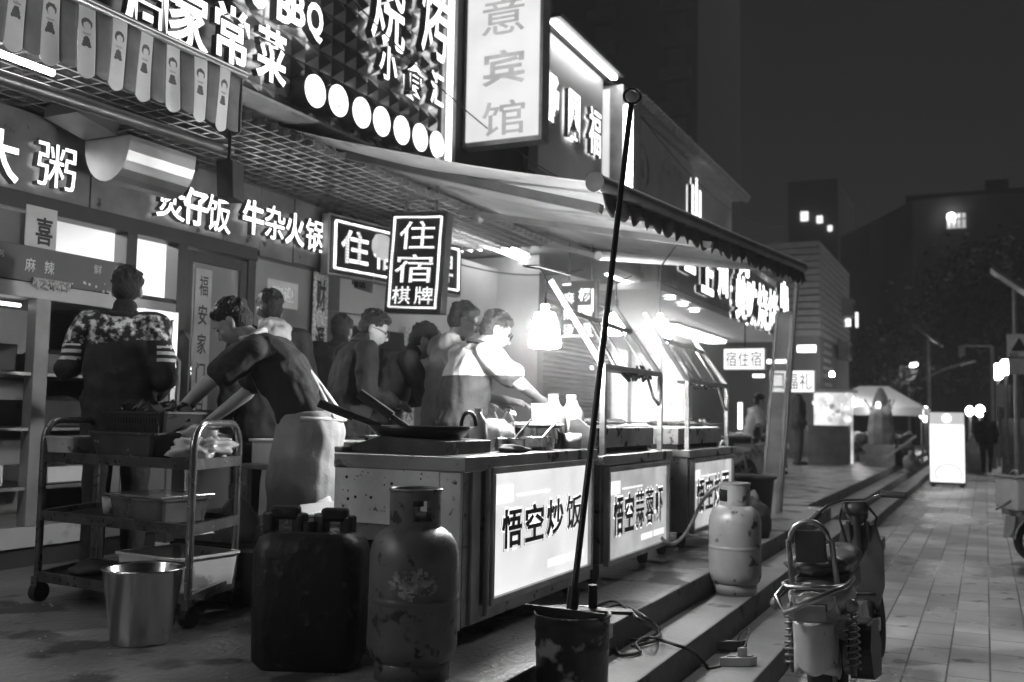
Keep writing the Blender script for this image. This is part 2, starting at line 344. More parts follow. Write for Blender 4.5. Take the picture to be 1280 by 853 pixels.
# exhaust duct
duct = thing('exhaust_duct', 'half round stainless exhaust hood under the tiled ceiling', 'duct', (-4.75, 4.5, 2.85))
dm = MB(); prof = [(math.cos(a) * .19, math.sin(a) * .24) for a in [math.pi * (1 + i / 12) for i in range(13)]]
prof = [(x, z) for x, z in prof]
obj('hood_shell', MB().prism([(-.19, .03)] + [(x, z) for x, z in prof] + [(.19, .03)], (-4.86, 4.36, 2.97), -VX, VZ, .56), M('hood_steel', .6, .42, 1., .2, 3., stretch=(1, 1, 1)), duct)
obj('flue', MB().obox((-4.9, 4.2, 3.07), (.14, 0, 0), (0, .15, -.03), (0, .008, .04)), dark_paint, duct)
# egg-crate ceiling of steel lattice with tubes above
lat = thing('lattice_ceiling', 'steel egg crate ceiling lattice with tube lamps under first awning', 'ceiling', (-4.6, 5, 3.13))
lm = MB(); y = 1.5
while y < 9.6: lm.box((-5.2, y, 3.135), (-4.07, y + .012, 3.185)); y += .125
x = -5.2
while x < -4.08: lm.box((x, 1.5, 3.13), (x + .012, 9.6, 3.19)); x += .118
obj('lattice', lm, M('lattice_steel', .7, .25, 1., .1), lat)
obj('backing', MB().box((-5.2, 1.5, 3.30), (-4.07, 9.6, 3.32)), M('ceiling_backing', .5, .5, .3, .2), lat)
for y in (5.5, 6.9, 8.3):
    obj('tube_lamp', MB().cyl((-4.75, y, 3.26), (-4.75, y + 1.1, 3.26), .016), E('ceiling_tube', 42.), lat)
# striped awning
saw = thing('striped_awning', 'folded awning with striped scalloped valance above the restaurant', 'awning', (-4.0, 3, 3.2))
cent = [3.031, 3.226, 3.427, 3.623, 3.816, 4.018, 4.215, 4.411]
cent = [cent[0] - .197 * k for k in (5, 4, 3, 2, 1)] + cent
va = MB()
for i, c in enumerate(cent):
    for k, (a, b, lo) in enumerate(((c - .047, c + .047, 2.99), (c + .047, c + .150, 3.0))):
        va.mat(k); NN = 22 if k == 0 else 6; zt = 3.335 + .004 * (c - 4)
        def fv(u, v, a=a, b=b, lo=lo, zt=zt, k=k):
            yy = a + (b - a) * u; sc_ = math.sin(math.pi * u) ** .8 * (.028 if k == 0 else .012)
            zz = zt + (lo - sc_ - zt) * v
            return (-4.0 + .012 * math.sin(yy * 9 + v * 2) + .007 * v * math.sin(yy * 31), yy, zz)
        f0 = len(va.f); va.grid(fv, NN, 64 if k == 0 else 8)
        if k == 0:      # little figure printed on each light stripe: dark hair, pale face, dark skirt
            for q in range(f0, len(va.f)):
                m_ = sum((va.v[t_] for t_ in va.f[q]), Vector()) / 4; dy_, dz_ = m_.y - c, m_.z
                if (dy_ / .030) ** 2 + ((dz_ - 3.24) / .030) ** 2 < 1 and ((dy_ - .002) / .021) ** 2 + ((dz_ - 3.229) / .021) ** 2 > 1: va.mi[q] = 2
                if abs(dz_ - 3.148) < .026 and abs(dy_) < .013 + (3.174 - dz_) * .28: va.mi[q] = 2
                if abs(dz_ - 3.19) < .006 and abs(dy_) < .02: va.mi[q] = 3
obj('valance', va, [M('light_stripe', .75, .8, 0, .12, 5.), M('dark_stripe', .17, .8, 0, .25, 8.), M('motif_dark', .12, .8, 0, .2), M('motif_mid', .5, .8)], saw, solid=.003)
obj('rail', MB().cyl((-4.0, 1.8, 3.33), (-4.0, 4.60, 3.355), .022).box((-4.03, 1.8, 3.345), (-3.99, 4.58, 3.375)), M('awning_rail', .45, .35, .7, .2), saw)
obj('end_flap', MB().prism([(0, 0), (.33, .03), (.33, -.20), (.10, -.36), (0, -.33)], (-4.0, 4.57, 3.33), -VX, VZ, .006), MATS['dark_stripe'], saw)
obj('front_tube', MB().cyl((-4.1, 2.0, 2.83), (-4.1, 4.6, 2.90), .036), M('dark_tube', .12, .4, .5, .3), saw)
for y0, y1 in ((-2.7, -1.5), (-1.3, -.1), (.1, 1.3), (1.5, 3.45)): obj('lamp_tube', MB().cyl((-4.25, y0, 3.02), (-4.25, y1, 3.03), .016), E('awning_tube', 26.) if y1 > 2 else E('added_fill_tube', 80.), saw)  # the three nearer tubes are unseen, added as fill for camera-facing surfaces
sp = thing('loudspeaker', 'dark boxy loudspeaker hanging under the awning corner', 'loudspeaker', (-4.1, 4.5, 2.6))
obj('cabinet', MB().obox((-4.05, 4.56, 2.70), (.045, .02, 0), (-.03, .085, 0), (0, -.01, .11)), black_plastic, sp, .006)
obj('bracket', MB().tube([(-4.05, 4.54, 2.8), (-4.05, 4.54, 3.0)], .01), blackm, sp)
# ------------------------------------------------------------------ signboards of the upper front
sb1 = thing('home_cooking_sign', 'dark signboard with big white lit characters above the striped awning', 'shop sign', (-4.7, 4, 3.8))
obj('board', MB().box((-4.80, .5, 3.40), (-4.68, 5.22, 5.6)), M('dark_board', .035, .35, 0, .5, 3.), sb1)
t = MB()
for c, px, py, w_, h_ in (('周', 178, 6, .36, .44), ('家', 232, 25, .36, .42), ('常', 286, 45, .34, .40), ('菜', 336, 70, .33, .40)):
    p = onX(px, py, -4.62); text_mb(t, c, (-4.64, p.y - w_ / 2, p.z - h_ / 2), VY, VZ, w_, h_, .05, .022)
obj('lettering', t, letter_lit, sb1)
sb2 = thing('barbecue_sign', 'pyramid studded signboard with lit characters and seven round lamps', 'shop sign', (-4.7, 6.5, 3.8))
obj('board', MB().box((-4.80, 5.24, 3.2), (-4.72, 8.16, 6.2)), M('board_back', .12, .4), sb2)
pm = MB(); ny, nz = 17, 18; dy, dz = (8.15 - 5.245) / ny, 3.0 / nz
for j in range(nz):
    for i in range(ny):
        y0, z0 = 5.245 + i * dy, 3.2 + j * dz; a = (-4.719, y0, z0); b = (-4.719, y0 + dy, z0); c = (-4.719, y0 + dy, z0 + dz); d = (-4.719, y0, z0 + dz); e = (-4.66, y0 + dy / 2, z0 + dz * .5)
        pm.add([a, b, c, d, e], [(0, 1, 4), (1, 2, 4), (2, 3, 4), (3, 0, 4)])
obj('studs', pm, M('stud_panel', .42, .2, .5, .35, 2.5), sb2)
t = MB()
for c, px, py, w_, h_ in (('O', 322, -14, .2, .3), ('B', 354, 8, .17, .26), ('B', 371, 12, .17, .26), ('Q', 392, 28, .20, .30)):
    p = onX(px, py, -4.6); text_mb(t, c, (-4.655, p.y - w_ / 2, p.z - h_ / 2), VY, VZ, w_, h_, .07, .03)
for c, px, py, w_, h_ in (('烧', 485, 2, .52, .82), ('烤', 543, 18, .48, .86)):
    p = onX(px, py, -4.6); text_mb(t, c, (-4.655, p.y - w_ / 2, p.z - h_ / 2), VY, VZ, w_, h_, .07, .018)
for c, px, py, w_, h_ in (('小', 484, 80, .28, .30), ('食', 518, 100, .28, .32), ('汇', 545, 112, .24, .32)):
    p = onX(px, py, -4.6); text_mb(t, c, (-4.655, p.y - w_ / 2, p.z - h_ / 2), VY, VZ, w_, h_, .07, .022)
obj('lettering', t, letter_lit, sb2)
for i, (px, py, h_) in enumerate(((395, 114, 42), (424, 126, 40), (453, 141, 40), (478, 152, 39), (503, 163, 37), (526, 172, 34), (547, 181, 34))):
    p = onX(px, py, -4.55); d_ = obj('round_lamp', MB().cyl((-4.72, p.y, p.z), (-4.56, p.y, p.z), .125, .125, 28), M('lamp_can', .25, .4, .3, .2), sb2)
    obj('lamp_face', MB().cyl((-4.56, p.y, p.z), (-4.550, p.y, p.z), .124, .124, 28), E('disc_lit', 1.4), d_)
    if i in (1, 2):
        mk = MB()
        if i == 1: mk.tube([(-4.549, p.y - .03 + .012 * k, p.z - .04 - .01 * math.sin(math.pi * k / 5)) for k in range(6)], .005, 5)
        else:
            for k in range(7): mk.ball((-4.549, p.y - .045 + .02 * k, p.z + .02 + .03 * math.sin(k * 2.1)), .008, 6)
        obj('printed_mark', mk, blackm, d_)
obj('side_lamp', MB().cyl((-4.62, 8.21, 3.7), (-4.62, 8.21, 6.2), .032), E('side_tube', 1.3, 1., .3, 30.), sb2)
obj('side_trim', MB().box((-4.75, 8.17, 3.7), (-4.68, 8.45, 6.2)), M('trim_steel', .4, .4, .8, .3), sb2)
# projecting hotel lightbox
hs = thing('guesthouse_lightbox', 'tall white projecting lightbox with faded grey vertical characters', 'lightbox sign', (-4.3, 8.8, 4.05))
obj('cabinet', MB().box((-4.79, 8.80, 4.06), (-3.905, 8.98, 7.0)), M('lightbox_frame', .45, .4, .6, .2), hs)
obj('light_face', MB().box((-4.75, 8.790, 4.11), (-3.94, 8.799, 6.95)), E('hotel_face', .46, 1., .12, 2.2), hs)
t = MB()
for c, y0, y1 in (('意', -8, 47), ('宾', 58, 110), ('馆', 122, 172)):
    a = onY(602, y1, 8.785); b = onY(656, y0, 8.785); text_mb(t, c, (a.x, 8.788, a.z), VX, VZ, b.x - a.x, b.z - a.z, .004, .018)
obj('lettering', t, E('faded_letter', .24, 1., .3, 4., base=.3), hs)
# ================================================================== second shop: noodle house with soft lit wall
sh2 = thing('noodle_shop_building', 'low shop with plain lit signboard, open corridor and rolled steel shutter', 'building', (-5.2, 12, PL))
obj('wall', MB().box((-6.9, 7.36, 2.15), (-5.3, 10.85, 3.1)).box((-6.9, 10.86, PL), (-6.7, 14.5, 3.6)), M('pale_wall', .45, .7, 0, .12, 2.), sh2)
obj('partition_wall', MB().box((-6.7, 10.7, PL), (-4.75, 10.85, 3.25)), M('partition', .4, .6, 0, .1, 2.), sh2)
obj('back_wall', MB().box((-7.2, 7.36, PL), (-7.0, 10.85, 3.3)), wall_dark, sh2)
obj('ceiling', MB().box((-7.2, 7.36, 3.28), (-4.3, 14.5, 3.36)), M('pale_ceiling', .5, .5, 0, .1, 1.), sh2)
sm = MB()
for k in range(42):
    z0 = PL + .02 + k * .066; sm.cyl((-5.2, 11.0, z0 + .033), (-5.2, 14.3, z0 + .033), .036, None, 8)
obj('roller_shutter', sm, M('shutter', .34, .45, .4, .15, 2.), sh2)
obj('shutter_box', MB().box((-5.4, 10.9, 3.0), (-5.05, 14.4, 3.27)), M('shutter_box', .4, .5, .3, .1), sh2)
gd = MB()
for y in (10.94, 14.33): gd.box((-5.26, y - .04, PL), (-5.14, y + .04, 3.0))
obj('shutter_guide', gd, steel, sh2)
obj('upper_wall', MB().box((-9, 10.32, 3.4), (-4.75, 12.5, 6.05)), wall_dark, sh2)
for k, px, py in ((0, 636, 306), (1, 634, 316)):
    a = onZ(612, 300 + 9 * k, 3.2); b = onZ(660, 321 + 7 * k, 3.2)
    f_ = thing('tube_light', ('upper' if k == 0 else 'lower') + ' bare fluorescent tube of the pair beneath the pale ceiling', 'tube light', a, 0, 'fluorescent tubes in the corridor')
    obj('tube', MB().cyl(a, b, .018), lamp_white, f_); obj('fitting', MB().bar(a + Vector((0, 0, .045)), b + Vector((0, 0, .045)), .05, .035), white_paint, f_)
ys = thing('noodle_shop_sign', 'grey signboard with three blurred white lit characters and lamp strip on top', 'shop sign', (-4.6, 11.5, 4.3))
ps = M('plain_panel', .55, .45, .1, .12, 1.2)
obj('board', MB().box((-4.74, 10.32, 4.2), (-4.62, 12.44, 5.92)), ps, ys)
obj('eave', MB().prism([(0, 0), (.5, .0), (.5, .05), (0, .12)], (-4.85, 10.3, 5.95), VX, VZ, -2.25), M('eave', .12, .6), ys)
obj('lamp_strip', MB().box((-4.5, 10.34, 5.90), (-4.42, 12.45, 5.945)), E('lamp_strip', 6.), ys)
t = MB()
for c, px, py, w_, h_ in (('杨', 690, 122, .42, .62), ('国', 718, 145, .38, .60), ('福', 744, 165, .42, .62)):
    p = onX(px, py, -4.54); text_mb(t, c, (-4.6, p.y - w_ / 2, p.z - h_ / 2), VY, VZ, w_, h_, .06, .06)
obj('lettering', t, letter_lit, ys)
vb = thing('vertical_lightbox', 'narrow white vertical lightbox at the edge of grey signboard', 'lightbox sign', (-4.5, 12.9, 4.5))
obj('cabinet', MB().box((-4.9, 12.56, 4.45), (-4.37, 13.35, 5.86)), M('lightbox_frame', .45, .4, .6, .2), vb)
obj('light_face', MB().box((-4.88, 12.55, 4.5), (-4.56, 12.558, 5.82)), E('vbox_face', .42, 1., .1, 3.), vb)
obj('edge_tube', MB().box((-4.36, 12.62, 4.45), (-4.33, 12.86, 5.6)), E('vbox_edge', 6.), vb)
# third shop
sh3 = thing('tiled_roof_shop', 'shop front with sloping tiled eave and grey poster panel', 'building', (-4.6, 16, PL))
obj('wall', MB().box((-9, 13.4, 3.4), (-4.7, 20.4, 6.0)), M('third_wall', .75, .6, 0, .15, 1.), sh3)
rf = MB()
for k in range(46):
    y = 13.45 + k * .155; rf.cyl((-4.35, y, 5.90), (-5.6, y, 6.5), .075, None, 8)
obj('roof', rf.box((-5.6, 13.4, 5.9), (-4.5, 20.5, 5.99)), M('roof_tile', .5, .6, 0, .2), sh3)
obj('panel', MB().box((-4.69, 13.45, 4.3), (-4.62, 17.0, 5.85)), M('poster_panel', .7, .5, 0, .2, 1.5), sh3)
em = MB().ring((-4.615, 14.1, 5.1), VY, VZ, .36, .015); text_mb(em, '福', (-4.618, 13.95, 4.95), VY, VZ, .3, .3, .004)
obj('emblem', em, M('emblem', .45, .6), sh3)
t = MB()
for k in range(8): t.box((-4.618, 15.2 + k * .16, 5.32), (-4.612, 15.3 + k * .16, 5.55))
obj('small_print', t, M('small_print', .7, .6), sh3)
t = MB(); p = onX(870, 262, -4.55)
text_mb(t, '山', (-4.61, p.y - .35, p.z - .35), VY, VZ, .62, .9, .08, .06); text_mb(t, '一', (-4.61, p.y + .3, p.z - .35), VY, VZ, .9, .13, .08, .06)
obj('lettering', t, letter_lit, sh3)
# projecting fascia further along with glaring signs
fs = thing('snack_row_fascia', 'long dark fascia with glaring clustered white characters over the farther stalls', 'shop sign', (-4, 16, 3.3))
obj('board', MB().box((-4.35, 13.3, 3.25), (-4.1, 23.2, 4.25)), M('fascia_board', .28, .6, 0, .2), fs)
obj('soffit', MB().box((-6.5, 13.3, 3.15), (-4.1, 23.2, 3.245)), M('pale_ceiling', .5, .5), fs)
t = MB()
for c, px, py, w_, h_ in (('上', 884, 345, .75, .6), ('川', 903, 352, .7, .55), ('一', 862, 336, .6, .12), ('美', 926, 372, .9, .85), ('味', 940, 379, .9, .85), ('烧', 953, 384, 1.0, .9), ('烤', 966, 390, 1.0, .9), ('羊', 897, 324, .7, .35), ('肉', 930, 332, .8, .4), ('串', 980, 372, .9, .7)):
    p = onX(px, py, -4.0); text_mb(t, c, (-4.09, p.y - w_ / 2, p.z - h_ / 2), VY, VZ, w_, h_, .1, .05)
obj('lettering', t, E('glare_letter', 2.2), fs)
for k, (px, py) in enumerate(((838, 372), (854, 380), (868, 388))):
    p = onZ(px, py, 3.13); l_ = thing('downlight', ['nearest', 'middle', 'farthest'][k] + ' of three round downlights in the corridor ceiling', 'downlight', p, 0, 'downlights in the corridor ceiling')
    obj('ring', MB().lathe(p, [(.10, 0), (.10, -.02), (.08, -.02)], 20), white_paint, l_); obj('diffuser', MB().cyl(p + Vector((0, 0, -.004)), p + Vector((0, 0, -.016)), .078), lamp_white, l_)
st2 = thing('corridor_lamp', 'long bright lamp along the far corridor ceiling edge', 'lamp', (-4.6, 12, 3.2))
obj('tube', MB().cyl(onX(758, 342, -4.6), onX(800, 360, -4.6), .025), lamp_white, st2); obj('fitting', MB().bar(onX(758, 339, -4.6), onX(800, 357, -4.6), .05, .03), white_paint, st2)
# farther block with ribbed cladding
fb = thing('ribbed_clad_building', 'distant low building clad in horizontal ribs beyond the glaring signs', 'building', (-5, 26, PL))
cl = MB(); a = onY(978, 305, 24.2); zt = a.z
obj('wall', MB().box((-9, 27.6, PL), (-4.0, 34, 6.25)), M('far_wall', .2, .7, 0, .3, .6), fb)
for k in range(14): cl.box((-9, 27.5, 3.65 + k * .185), (-3.96, 34.02, 3.65 + k * .185 + .145))
obj('cladding', cl, M('rib_cladding', .4, .6, 0, .15), fb)
wn = MB()
for k in range(9): wn.box((-3.99, 28.2, 1.9 + k * .22), (-3.94, 29.6, 1.98 + k * .22))
obj('louvre', wn, M('louvre_pale', .5, .5), fb)
for x, y, w_, h_, lab in ((1058, 398, 10, 20, 'small square lit sign jutting from the distant ribbed building'), (1071, 400, 3, 18, 'thin lit strip sign beside the small square sign')):
    p = onY(x, y, 33); s_ = thing('lit_wall_sign', lab, 'lit sign', p); k = 33 / 1244 * 1.1
    obj('box', MB().box((p.x - w_ * k / 2, 33.02, p.z - h_ * k / 2), (p.x + w_ * k / 2, 33.2, p.z + h_ * k / 2)), dark_paint, s_)
    obj('light_face', MB().box((p.x - w_ * k / 2.2, 33.0, p.z - h_ * k / 2.2), (p.x + w_ * k / 2.2, 33.018, p.z + h_ * k / 2.2)), E('far_sign', 1.0), s_)
# infill row between: dark low shop walls
rb = thing('row_shop_building', 'shaded single storey row of open shops under the dark fascia', 'building', (-6.5, 18, PL))
obj('wall', MB().box((-7.2, 14.6, PL), (-6.6, 24.3, 3.5)), M('row_wall', .3, .7, 0, .3, 1.), rb)
for k in range(4):
    obj('shopfront', MB().box((-6.58, 15.2 + k * 2.2, PL), (-6.5, 16.9 + k * 2.2, 2.7)), E('lit_shopfront', .6, 1., .6, 1.6), rb)
obj('roof', MB().box((-9, 20.42, 3.6), (-4.4, 24.3, 4.6)), M('third_wall', .2), rb)
lp = thing('ceiling_lamp', 'wide bright ceiling lamp panel above the far shopfronts', 'lamp', (-5.3, 20, 3.1))
obj('diffuser', MB().box((-5.6, 18, 3.05), (-5.2, 22, 3.1)), E('far_panel', 8.), lp); obj('housing', MB().box((-5.65, 17.9, 3.102), (-5.15, 22.1, 3.148)), white_paint, lp)
# ================================================================== far city
apt = thing('apartment_block', 'dark flat roofed apartment block with one lit window at street end', 'building', (0, 62, 0))
Am = M('apartment_wall', .12, .8, 0, .2, .4)
p0 = Vector((-3.56, 60, 0)); p1 = onZ(1050, 300, 13.8); p1.z = 0; d_ = (p1 - p0)
hA = 13.95
ab = MB().add([p0, (26, 61, 0), (26, 90, 0), (p1.x, 90, 0), p1] + [Vector(q) + Vector((0, 0, hA)) for q in (p0, (26, 61, 0), (26, 90, 0), (p1.x, 90, 0), p1)], [(0, 1, 6, 5), (1, 2, 7, 6), (2, 3, 8, 7), (3, 4, 9, 8), (4, 0, 5, 9), (5, 6, 7, 8, 9)])
obj('wall', ab, Am, apt)
obj('roof', MB().box((-3.9, 59.7, hA), (26, 61.5, hA + .25)).box((.2, 62, hA + .25), (1.4, 63.5, hA + 1.3)), M('apartment_roof', .03, .8), apt)
a = onY(1183, 268, 59.9); b = onY(1208, 284, 59.9)
wf = obj('window', MB().box((a.x, 59.85, b.z), (b.x, 60.1, a.z)), E('lit_window', .3, 1., .3, 1.2), apt)
mf = MB()
for k in range(5): x = a.x + (b.x - a.x) * k / 4; mf.box((x - .03, 59.82, b.z), (x + .03, 59.848, a.z))
mf.box((a.x, 59.82, a.z - .35), (b.x, 59.846, a.z - .29)); obj('window_frame', mf, dark_paint, wf)
obj('window_lamp', MB().ball(onY(1189, 271, 59.7), .22, 10), E('window_bulb', 8.), wf)
for k in range(10):
    for j in range(3):
        x = 1.8 + k * 2.3; z = 3.4 + j * 3.2
        if k % 3 != 2: obj('window', MB().box((x, 60.0 + .01 * k, z), (x + 1.2, 60.35, z + 1.3)), M('dark_pane', .02, .2), apt)
tw = thing('tower_block', 'very tall dark tower block with faint balcony columns behind the signs', 'building', (-30, 82, 0))
obj('wall', MB().box((onY(690, 60, 80).x, 80, 0), (onY(872, 120, 80).x, 96, 62)), M('tower_wall', .05, .9, 0, .1, .3), tw)
for bx in (onY(735, 60, 79.5).x, onY(825, 100, 79.5).x):
    for k in range(18):
        z = 6 + k * 3.0; obj('balcony', MB().box((bx, 79.2, z), (bx + 2.6, 79.99, z + .9)), M('balcony', .12, .8), tw); obj('window', MB().box((bx + .5, 79.9, z + 1.1), (bx + 2.1, 79.985, z + 2.6)), M('tower_pane', .09, .3), tw)
hz = thing('distant_block', 'faint distant block with three lit windows above the ribbed building', 'building', (-10, 70, 0))
a = onY(985, 228, 75); b = onY(1048, 330, 75)
obj('wall', MB().box((a.x, 75, 0), (b.x, 85, a.z)), M('distant_wall', .09, .9, 0, .1, .3), hz)
for px, py, s_ in ((1005, 270, .26), (1024, 274, .2), (1037, 285, .15)):
    p = onY(px, py, 74.7); obj('window', MB().box((p.x - s_, 74.8, p.z - s_ * 1.3), (p.x + s_, 74.99, p.z + s_ * 1.3)), E('distant_window', .9), hz)
# trees
leafm = M('leaf', .035, .7, 0, .4, 1.5)
bark = M('bark', .08, .9, 0, .3)
def tree(label, x, y, h, rad, n, seed, lean=0.):
    r_ = random.Random(seed); t_ = thing('street_tree', label, 'tree', (x, y, 0), 0, 'trees at the end of the street'); tm = MB()
    tm.tube([(x, y, 0), (x + .1, y, h * .25), (x + lean, y, h * .5), (x + lean, y + .2, h * .75)], [.24, .19, .14, .06], 9)
    cl_ = []
    for k in range(9):
        a = r_.uniform(0, 6.28); rr = rad * r_.uniform(.35, .8); e = Vector((x + lean + rr * math.cos(a), y + rr * math.sin(a), h * r_.uniform(.5, .95))); cl_.append(e)
        s = Vector((x + lean * .7, y, h * r_.uniform(.32, .55))); tm.tube([s, (s + e) / 2 + Vector((0, 0, .25)), e], [.08, .05, .02], 6)
    obj('trunk', tm, bark, t_); lf = MB()
    for k in range(n):
        c = r_.choice(cl_); q = c + Vector((r_.gauss(0, 1), r_.gauss(0, 1), r_.gauss(0, .8))) * rad * .27; s = r_.uniform(.10, .22)
        u = Vector((r_.gauss(0, 1), r_.gauss(0, 1), r_.gauss(0, 1))).normalized(); v_ = u.orthogonal().normalized()
        lf.quad(q - u * s, q - v_ * s * .5, q + u * s, q + v_ * s * .5)
    obj('crown', lf, leafm, t_)
tree('largest dark leafy tree in front of the apartment block', .6, 46, 8.4, 3.3, 5200, 3)
tree('dark tree at far right edge behind the signpost', 5.0, 40, 7.0, 2.8, 3000, 4)
tree('small dark tree rising behind the white tent', -4.2, 44, 5.0, 1.7, 1800, 5)
tree('dark tree left of the solar street lamps', -2.2, 52, 6.2, 2.2, 1800, 6)
def blob_(c, r, seed, amp, n, fr_):
    m = MB().ball(c, r, n); c = Vector(c)
    for i, v in enumerate(m.v): m.v[i] = c + (v - c) * (1 + amp * mnoise.noise(v * fr_ + Vector((seed, 0, 0))))
    return m
# stools and crates stacked before the far shopfronts
for k in range(6):
    x, y = -5.6 + .5 * (k % 2), 15.6 + k * 1.25; b_ = thing('plastic_stool', 'pale plastic stool standing before the far lit shopfronts', 'stool', (x, y, PL), 0, 'stools before the far shopfronts')
    obj('seat', MB().box((x - .16, y - .16, PL + .42), (x + .16, y + .16, PL + .45)), white_plastic, b_, .01)
    for sx in (-1, 1):
        for sy in (-1, 1): obj('leg', MB().bar((x + sx * .17, y + sy * .17, PL), (x + sx * .13, y + sy * .13, PL + .42), .025), white_plastic, b_)
for k in range(4):
    y = 16.4 + k * 2.1; b_ = thing('goods_crate', 'dark crate of goods against the far lit shopfronts', 'crate', (-6.1, y, PL), 0, 'crates against the far shopfronts'); obj('crate_body', MB().box((-6.4, y, PL), (-5.9, y + .5, PL + .5)), dark_paint, b_, .01); obj('goods', blob_((-6.15, y + .25, PL + .55), (.2, .2, .15), k + 50, .6, 16, 6.), M('goods_mix', .4, .6, 0, .6, 10.), b_)
# air conditioners and pipes on the far walls, a lower roof before the ribbed block
for k, (x, z, lab) in enumerate(((-3.95, 3.2, 'grey air conditioner low on the ribbed building side'), (-3.95, 4.6, 'grey air conditioner high on the ribbed building side'))):
    b_ = thing('air_conditioner', lab, 'air conditioner', (x, 31 + k, z)); obj('case', MB().box((x, 31 + k, z), (x + .3, 31.8 + k, z + .55)), grey_paint, b_, .01); obj('fan_guard', MB().ring((x + .31, 31.35 + k, z + .27), VY, VZ, .2, .015).ring((x + .31, 31.35 + k, z + .27), VY, VZ, .1, .012), dark_paint, b_)
for k, (px, py, w_, h_, Y_, lab) in enumerate(((972, 452, 26, 5, 21, 'long thin glowing shop lamp above the far lightboxes'), (1008, 436, 22, 9, 25, 'slanting lit soffit lamp beyond the clear wind screen'), (948, 470, 14, 4, 19, 'short glowing strip under the far lodging lightbox'), (925, 520, 5, 34, 18, 'thin upright glowing strip by the far shop door'), (1003, 520, 6, 14, 24, 'small lit price board beside the snack stall'))):
    p = onY(px, py, Y_); k_ = Y_ / 1244 * 1.05; s_ = thing('glowing_shop_light', lab, 'shop light', p); obj('case', MB().box((p.x - w_ * k_ / 2, Y_ + .02, p.z - h_ * k_ / 2), (p.x + w_ * k_ / 2, Y_ + .12, p.z + h_ * k_ / 2)), grey_paint, s_); obj('light_face', MB().box((p.x - w_ * k_ / 2.1, Y_, p.z - h_ * k_ / 2.2), (p.x + w_ * k_ / 2.1, Y_ + .018, p.z + h_ * k_ / 2.2)), E('shop_glow', 2.2, 1., .5, 2.), s_)
# ================================================================== the big retractable awning
aw = thing('retractable_awning', 'wide pale retractable awning with scalloped dark front valance', 'awning', (-3.3, 8, 2.9))
B0, B1 = onX(745, 228, -2.1), onX(1003, 335, -1.72)     # front bar ends
K0, K1 = Vector((-4.64, 5.27, 3.38)), Vector((-4.6, 10.6, 3.42))
def fab(u, v):
    a = B0.lerp(B1, u); b = K0.lerp(K1, u); p = b.lerp(a, v)
    p.z += -.05 * math.sin(math.pi * v) * (1 + .4 * math.sin(u * 14)) + .006 * math.sin(u * 60) + .018 * math.sin(math.pi * v) * mnoise.noise(Vector((u * 9, v * 3, 2))); return p
obj('canopy', MB().grid(fab, 40, 12), M('awning_fabric', .55, .75, 0, .2, 1.5, stain=.34, sscale=2.2, sth=.6, bump=.5, bscale=4), aw, solid=.004)
obj('front_bar', MB().cyl(B0, B1, .055, None, 20).cyl(B0 - (B1 - B0).normalized() * .02, B0, .062, None, 20), M('awning_bar', .10, .45, .3, .3), aw)
vm = MB(); NS = 26; d_ = (B1 - B0)
def val(u, v):
    p = B0 + d_ * (u * .985 + .015); ph = (u * NS) % 1.0
    drop = .13 + .05 * math.sin(math.pi * min(1, ph * 1.35)) - .04 * (ph > .9)
    p = p + Vector((.012 * math.sin(u * 120) + .03 * v, 0, -.02 - drop * v)); return p
obj('valance', vm.grid(val, NS * 8, 4), M('valance_dark', .05, .8, 0, .3, 6.), aw, solid=.003)
obj('roller_tube', MB().cyl(K0 + Vector((.05, -.05, .06)), K1 + Vector((.05, 0, .06)), .05), M('dark_tube', .12, .4, .5, .3), aw)
A0, A1 = onY(400, 187, 5.85), onY(752, 262, 5.85)
obj('arm', MB().bar(A0, A1, .075, .06), M('awning_arm', .12, .45, .4, .2), aw, .008)
obj('arm', MB().cyl(onY(292, 166, 5.85), A0, .022).ball(A0, .04, 10), MATS['awning_rail'], aw)
obj('arm', MB().bar(onY(575, 266, 7.5), onY(890, 307, 7.5), .06, .05).ball(onY(598, 273, 7.5), .05, 10), M('awning_arm_pale', .35, .4, .4, .2), aw)
obj('arm', MB().bar(onY(565, 274, 9.4), onY(750, 322, 9.4), .05, .05), MATS['awning_arm_pale'], aw)
C0, C1 = onX(748, 320, -2.6), B1 + Vector((-.05, -.1, -.03))
obj('cross_bar', MB().cyl(C0, C1, .035), M('pale_tube', .6, .4, .2, .1), aw)
pt = Vector((B1.x - .02, B1.y - .15, B1.z - .04)); pb = onZ(975, 640, PL)
obj('post', MB().cyl(pb, pt, .022), M('awning_post', .4, .35, .7, .2), aw)
pn = thing('wind_screen', 'narrow clear plastic wind screen in steel frame by awning post', 'screen', onZ(958, 640, PL))
q0, q1 = onZ(952, 642, PL), onY(971, 392, 10.15); q2 = q0 + Vector((.14, .06, 0)); q3 = q1 + Vector((.14, .06, 0))
obj('frame', MB().bar(q0, q1, .03).bar(q2, q3, .03).bar(q1, q3, .03), M('screen_frame', .3, .5, .2), pn); obj('sheet', MB().quad(q0, q2, q3, q1), M('clear_sheet', .7, .2, 0, .2, alpha=.45), pn)
